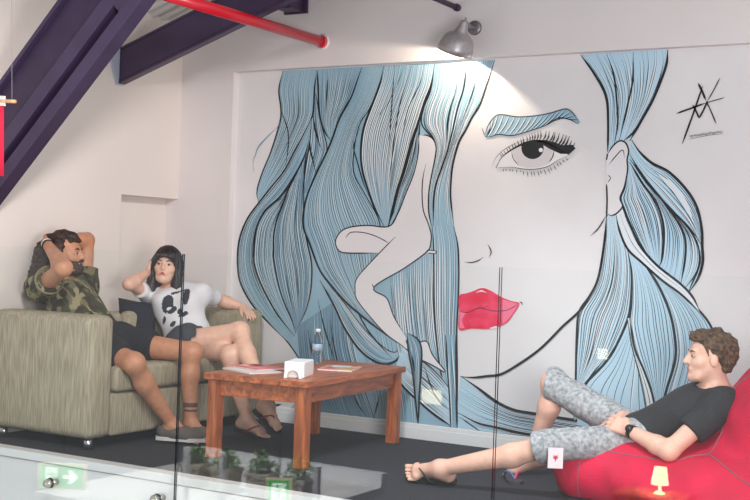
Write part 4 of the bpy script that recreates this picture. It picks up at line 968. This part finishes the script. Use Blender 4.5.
# dark scatter cushion behind her
cu = thing('cushion', 'dark navy scatter cushion on the sofa between the two people', 'cushion', (-5.1, 5.72, .46))
def pillow(name, c, xa, ya, za, w_, h_, t_, m, parent):
    bm = BM(); N = 16; xa, ya, za = Vector(nrm(xa)), Vector(nrm(ya)), Vector(nrm(za)); G = {}
    for s_ in (1, -1):
        for i in range(N+1):
            for j in range(N+1):
                if s_ < 0 and (i in (0, N) or j in (0, N)): G[s_, i, j] = G[1, i, j]; continue
                u_, v_ = i/N*2-1, j/N*2-1; e = (max(0, (1-u_**4)*(1-v_**4)))**.5
                k = 1-.06*(1-abs(u_))*abs(v_)**2-.06*(1-abs(v_))*abs(u_)**2
                G[s_, i, j] = bm.verts.new(Vector(c)+xa*u_*w_/2*k+ya*v_*h_/2*k+za*s_*t_/2*e)
        for i in range(N):
            for j in range(N):
                f = (G[s_, i, j], G[s_, i+1, j], G[s_, i+1, j+1], G[s_, i, j+1]); bm.faces.new(f if s_ > 0 else f[::-1])
    return obj(name, bm, m, parent, True)
navy = mat('navy_canvas', (34, 36, 48), .9, bump=.2, bscale=200)
pc = pt(136, 322, 5.82)
pillow('cover', pc+V3(.03, -.02, .0), (.86, .5, -.1), (-.15, .1, 1), (.6, -.75, .15), .24, .28, .10, navy, cu)
# ------------------------------------------------------------------ the landing across the stairs, seen only as reflections in the glass
YR = YG-.012
def mirror(x, y, Yv):                               # where a thing stands whose reflection shows at a photo point
    v = at(x, y, Yv); return Vector((v.x, 2*YR-Yv, v.z))
def exit_sign(px, py, Yv, w_, h_, label, arrow, frame_side):
    c = mirror(px, py, Yv); t = thing('exit_sign', label, 'exit sign', c, 'lit exit signs across the landing')
    n = Vector((.45, .89, 0)).normalized(); x = Vector((n.y, -n.x, 0))      # x runs to the right for someone facing the sign: mirrored in the glass
    def G(a, b, d=0): return c + x*a + Vector((0, 0, b)) + n*d
    green = mat('exit_green', (20, 150, 50), .4, emit=(18, 170, 60), estr=8.5); wh = mat('exit_white', (240, 250, 240), .4, emit=(240, 255, 240), estr=9); cr = mat('sign_housing', (235, 225, 190), .4, emit=(235, 220, 170), estr=4)
    def quadbox(nm, pts, d0, d1, m):
        bm = BM(); prism(bm, [G(a, b) for a, b in pts], n, d0, d1); return obj(nm, bm, m, t)
    quadbox('housing', [(-w_/2-.012, -h_/2-.012), (w_/2+.012, -h_/2-.012), (w_/2+.012, h_/2+.012), (-w_/2-.012, h_/2+.012)], -.05, -.002, cr)
    quadbox('face', [(-w_/2, -h_/2), (w_/2, -h_/2), (w_/2, h_/2), (-w_/2, h_/2)], -.002, .0, green)
    mx_ = -.24*w_ if arrow else 0.0; u = h_*.8
    quadbox('doorway_mark', [(mx_-.30*u, -.42*u), (mx_+.34*u, -.42*u), (mx_+.34*u, .5*u), (mx_-.30*u, .5*u)], .0, .001, wh)
    bm = BM()
    def stick(a, b, r): tube(bm, [G(mx_+a[0]*u, a[1]*u, .002), G(mx_+b[0]*u, b[1]*u, .002)], r*u, 8)
    bmesh.ops.create_uvsphere(bm, u_segments=10, v_segments=6, radius=.075*u, matrix=Matrix.Translation(G(mx_-.04*u, .36*u, .002)))
    stick((0, .24), (.06, 0), .07); stick((.06, 0), (-.1, -.14), .045); stick((-.1, -.14), (-.06, -.34), .04); stick((.06, 0), (.16, -.18), .045); stick((.16, -.18), (.30, -.24), .04)
    stick((0, .22), (-.16, .12), .035); stick((-.16, .12), (-.22, .0), .03); stick((.02, .22), (.16, .14), .035); stick((.16, .14), (.2, .02), .03)
    obj('running_figure', bm, green, t)
    if arrow:
        ax_ = .2*w_; quadbox('arrow', [(ax_-.42*u, -.10*u), (ax_, -.10*u), (ax_-.1*u, -.38*u), (ax_+.1*u, -.38*u), (ax_+.44*u, 0), (ax_+.1*u, .38*u), (ax_-.1*u, .38*u), (ax_, .10*u), (ax_-.42*u, .10*u)], .0, .002, wh)
    bm = BM(); tube(bm, [G(0, h_/2+.01, -.025), G(0, h_/2+.5, -.025)], .006, 8); obj('hanger', bm, mat('chrome', (210, 206, 196), .18, 1), t)
exit_sign(60, 477, 6.4, .32, .16, 'lit green exit sign with running figure and arrow, reflected at the lower left', True, 0)
exit_sign(277, 494, 6.8, .15, .18, 'lit green exit sign with running figure, reflected below the coffee table', False, 0)
# glowing table lamp on a shelf
c = mirror(659, 494, 11.5)
t = thing('table_lamp', 'small glowing white table lamp reflected in front of the beanbag', 'lamp', c)
glow = mat('lamp_shade_glow', (255, 240, 205), .6, emit=(255, 232, 180), estr=24)
bm = BM(); lathe(bm, [(.05, 0), (.05, .012), (.016, .03), (.012, .10), (0, .10)], c, n=24); obj('base', bm, glow, t, True)
bm = BM(); lathe(bm, [(.085, .09), (.062, .255), (.06, .255), (.083, .09), (.085, .09)], c, n=28); obj('lamp_shade', bm, glow, t, True)
t = thing('side_table', 'pale wooden side table under the glowing lamp', 'table', (c.x, c.y, c.z-.6))
sw = mat('pale_wood_lit', (226, 170, 110), .5)
boxobj('tabletop', (c.x-.4, c.y-.25, c.z-.035), (c.x+.3, c.y+.25, c.z-.001), sw, t, .004)
for sx in (-.36, .26):
    for sy in (-.2, .2): boxobj('leg', (c.x+sx-.02, c.y+sy-.02, c.z-.6), (c.x+sx+.02, c.y+sy+.02, c.z-.036), sw, t, .003)
# wall lights that show as bright spots in the panes
for (px, py, w_, h_, lab) in ((431, 397, .10, .065, 'bright rectangular wall light reflected over the hair near the table'), (602, 354, .045, .045, 'small bright square wall light reflected over the hair near the reclining man')):
    c = mirror(px, py, 10.0); t = thing('wall_light', lab, 'lamp', c, 'lights across the landing')
    boxobj('housing', (c.x-w_-.02, c.y-.06, c.z-h_-.02), (c.x+w_+.02, c.y-.01, c.z+h_+.02), white_trim, t, .004)
    boxobj('diffuser', (c.x-w_, c.y-.01, c.z-h_), (c.x+w_, c.y+.01, c.z+h_), mat('light_diffuser', (255, 250, 225), .5, emit=(255, 248, 214), estr=8), t, .006)

# sunlit planter terrace on the lower level, seen reflected under the table
tz = -1.7
pv = mat('pale_paving', (206, 202, 196), .8, var=.06, scale=3); stone = mat('stone_planter', (168, 158, 140), .8, var=.08, scale=12, bump=.2); leafm = mat('bush_leaf', (70, 110, 60), .6, rgb2=(130, 160, 90), scale=30)
c0 = mirror(232, 470, 11.0)
xl = mirror(143, 460, 11.6).x; xr = mirror(322, 465, 11.3).x
struct(boxobj('floor_2', (xl, c0.y-1.6, tz-.1), (xr, c0.y+1.2, tz), pv))
struct(boxobj('wall_terrace', (xl, c0.y-1.75, tz-.1), (xr, c0.y-1.6, tz+.16), white_trim))
rs_ = random.Random(5)
for i, (px, lab) in enumerate(((196, 'stone planter with a low bush, reflected left of the table leg'), (226, 'stone planter with a yellow-green bush, reflected under the table'), (262, 'stone planter with a broad bush, reflected beside the front table leg'), (300, 'stone planter with trailing leaves, reflected right of the front table leg'))):
    q = mirror(px, 452, 11.2); q.z = tz
    t = thing('planter', lab, 'planter', q, 'planters on the terrace')
    bm = BM(); r0 = .17; 
    for (w0, z0, w1, z1) in ((.11, 0, .135, .24), (.15, .24, .15, .28)):
        A = [bm.verts.new(q+Vector((sx*w0, sy*w0, z0))) for sx, sy in ((-1, -1), (1, -1), (1, 1), (-1, 1))]; B = [bm.verts.new(q+Vector((sx*w1, sy*w1, z1))) for sx, sy in ((-1, -1), (1, -1), (1, 1), (-1, 1))]
        bm.faces.new(A[::-1]); bm.faces.new(B)
        for k in range(4): bm.faces.new((A[k], A[(k+1) % 4], B[(k+1) % 4], B[k]))
    obj('pot', bm, stone, t)
    bm = BM()
    for k in range(260):
        a, e, rr = rs_.uniform(0, 6.28), rs_.uniform(-.2, 1.5), rs_.uniform(.05, .15+.02*i)
        p = q+Vector((rr*math.cos(a)*math.cos(e), rr*math.sin(a)*math.cos(e), 0.30+rr*math.sin(e)*1.2)); n = Vector((rs_.uniform(-1, 1), rs_.uniform(-1, 1), rs_.uniform(0, 1))).normalized(); u = n.orthogonal()*.03; v = n.cross(u).normalized()*.014
        bm.faces.new([bm.verts.new(p-u), bm.verts.new(p+v), bm.verts.new(p+u), bm.verts.new(p-v)])
    obj('foliage', bm, leafm, t)
for px in (186, 222, 317):
    q = mirror(px, 460, 10.4); q.z = tz
    t = thing('white_post', 'slim white post of the lower terrace, reflected below the table', 'post', q, 'slim white terrace posts')
    boxobj('shaft', (q.x-.03, q.y-.03, tz), (q.x+.03, q.y+.03, tz+.62), white_trim, t, .003); boxobj('foot_plate', (q.x-.06, q.y-.06, tz), (q.x+.06, q.y+.06, tz+.012), white_trim, t, .002)
l = bpy.data.lights.new('terrace_daylight', 'AREA'); l.energy = TERR; l.size = 2.5; l.color = (.95, .98, 1); o = bpy.data.objects.new('terrace_daylight', l); COL.objects.link(o); o.location = (c0.x-.3, c0.y+1.2, tz+4.2); o.rotation_euler = (Vector((c0.x-.3, c0.y-.9, tz))-o.location).to_track_quat('-Z', 'Y').to_euler()
# ------------------------------------------------------------------ light
w = bpy.data.worlds.new('world'); S.world = w; w.use_nodes = True
w.node_tree.nodes['Background'].inputs[0].default_value = (.93, .96, 1, 1); w.node_tree.nodes['Background'].inputs[1].default_value = WORLD
def area(name, loc, tgt, size, en, col):
    l = bpy.data.lights.new(name, 'AREA'); l.energy = en; l.size = size; l.color = col; l.shape = 'DISK'
    o = bpy.data.objects.new(name, l); COL.objects.link(o); o.location = loc; o.rotation_euler = (Vector(tgt)-Vector(loc)).to_track_quat('-Z', 'Y').to_euler()
    return o
area('right_fill_area', (-.2, 4.7, 2.95), (-.9, 4.95, 0), 1.1, KEY, (1, .97, .95))  # added area lamp brightening the right side, no ceiling fixture behind it
def spot(name, loc, tgt, en, deg, col, soft=.25):
    l = bpy.data.lights.new(name, 'SPOT'); l.energy = en; l.spot_size = math.radians(deg); l.spot_blend = 1; l.shadow_soft_size = soft; l.color = col
    o = bpy.data.objects.new(name, l); COL.objects.link(o); o.location = loc; o.rotation_euler = (Vector(tgt)-Vector(loc)).to_track_quat('-Z', 'Y').to_euler()
spot('sofa_fill_spot', (-2.4, 2.6, 2.7), (-5.35, 5.35, 1.05), FILL, 62, (1, .96, .93))  # unseen fill spot, added to lift the left wall and sofa
spot('mural_fill_spot', (-2.5, 3.7, 2.9), (-2.75, 6.1, -.55), LOW, 66, (.93, .97, 1), .3)  # second added spot, brightens the carpet and lower mural wall
area('front_fill_area', (-.1, 2.3, 1.0), (-2.6, 6.2, -.9), 1.5, FRONT, (1, .99, .98))  # made-up low fill lamp in front of the glass, not a window
S.view_settings.view_transform = 'Standard'; S.view_settings.look = 'None'; S.view_settings.gamma = 1; S.view_settings.use_curve_mapping = False
S.view_settings.exposure = -0.16
S.cycles.max_bounces = 8; S.cycles.transparent_max_bounces = 16; S.cycles.caustics_reflective = False; S.cycles.caustics_refractive = False
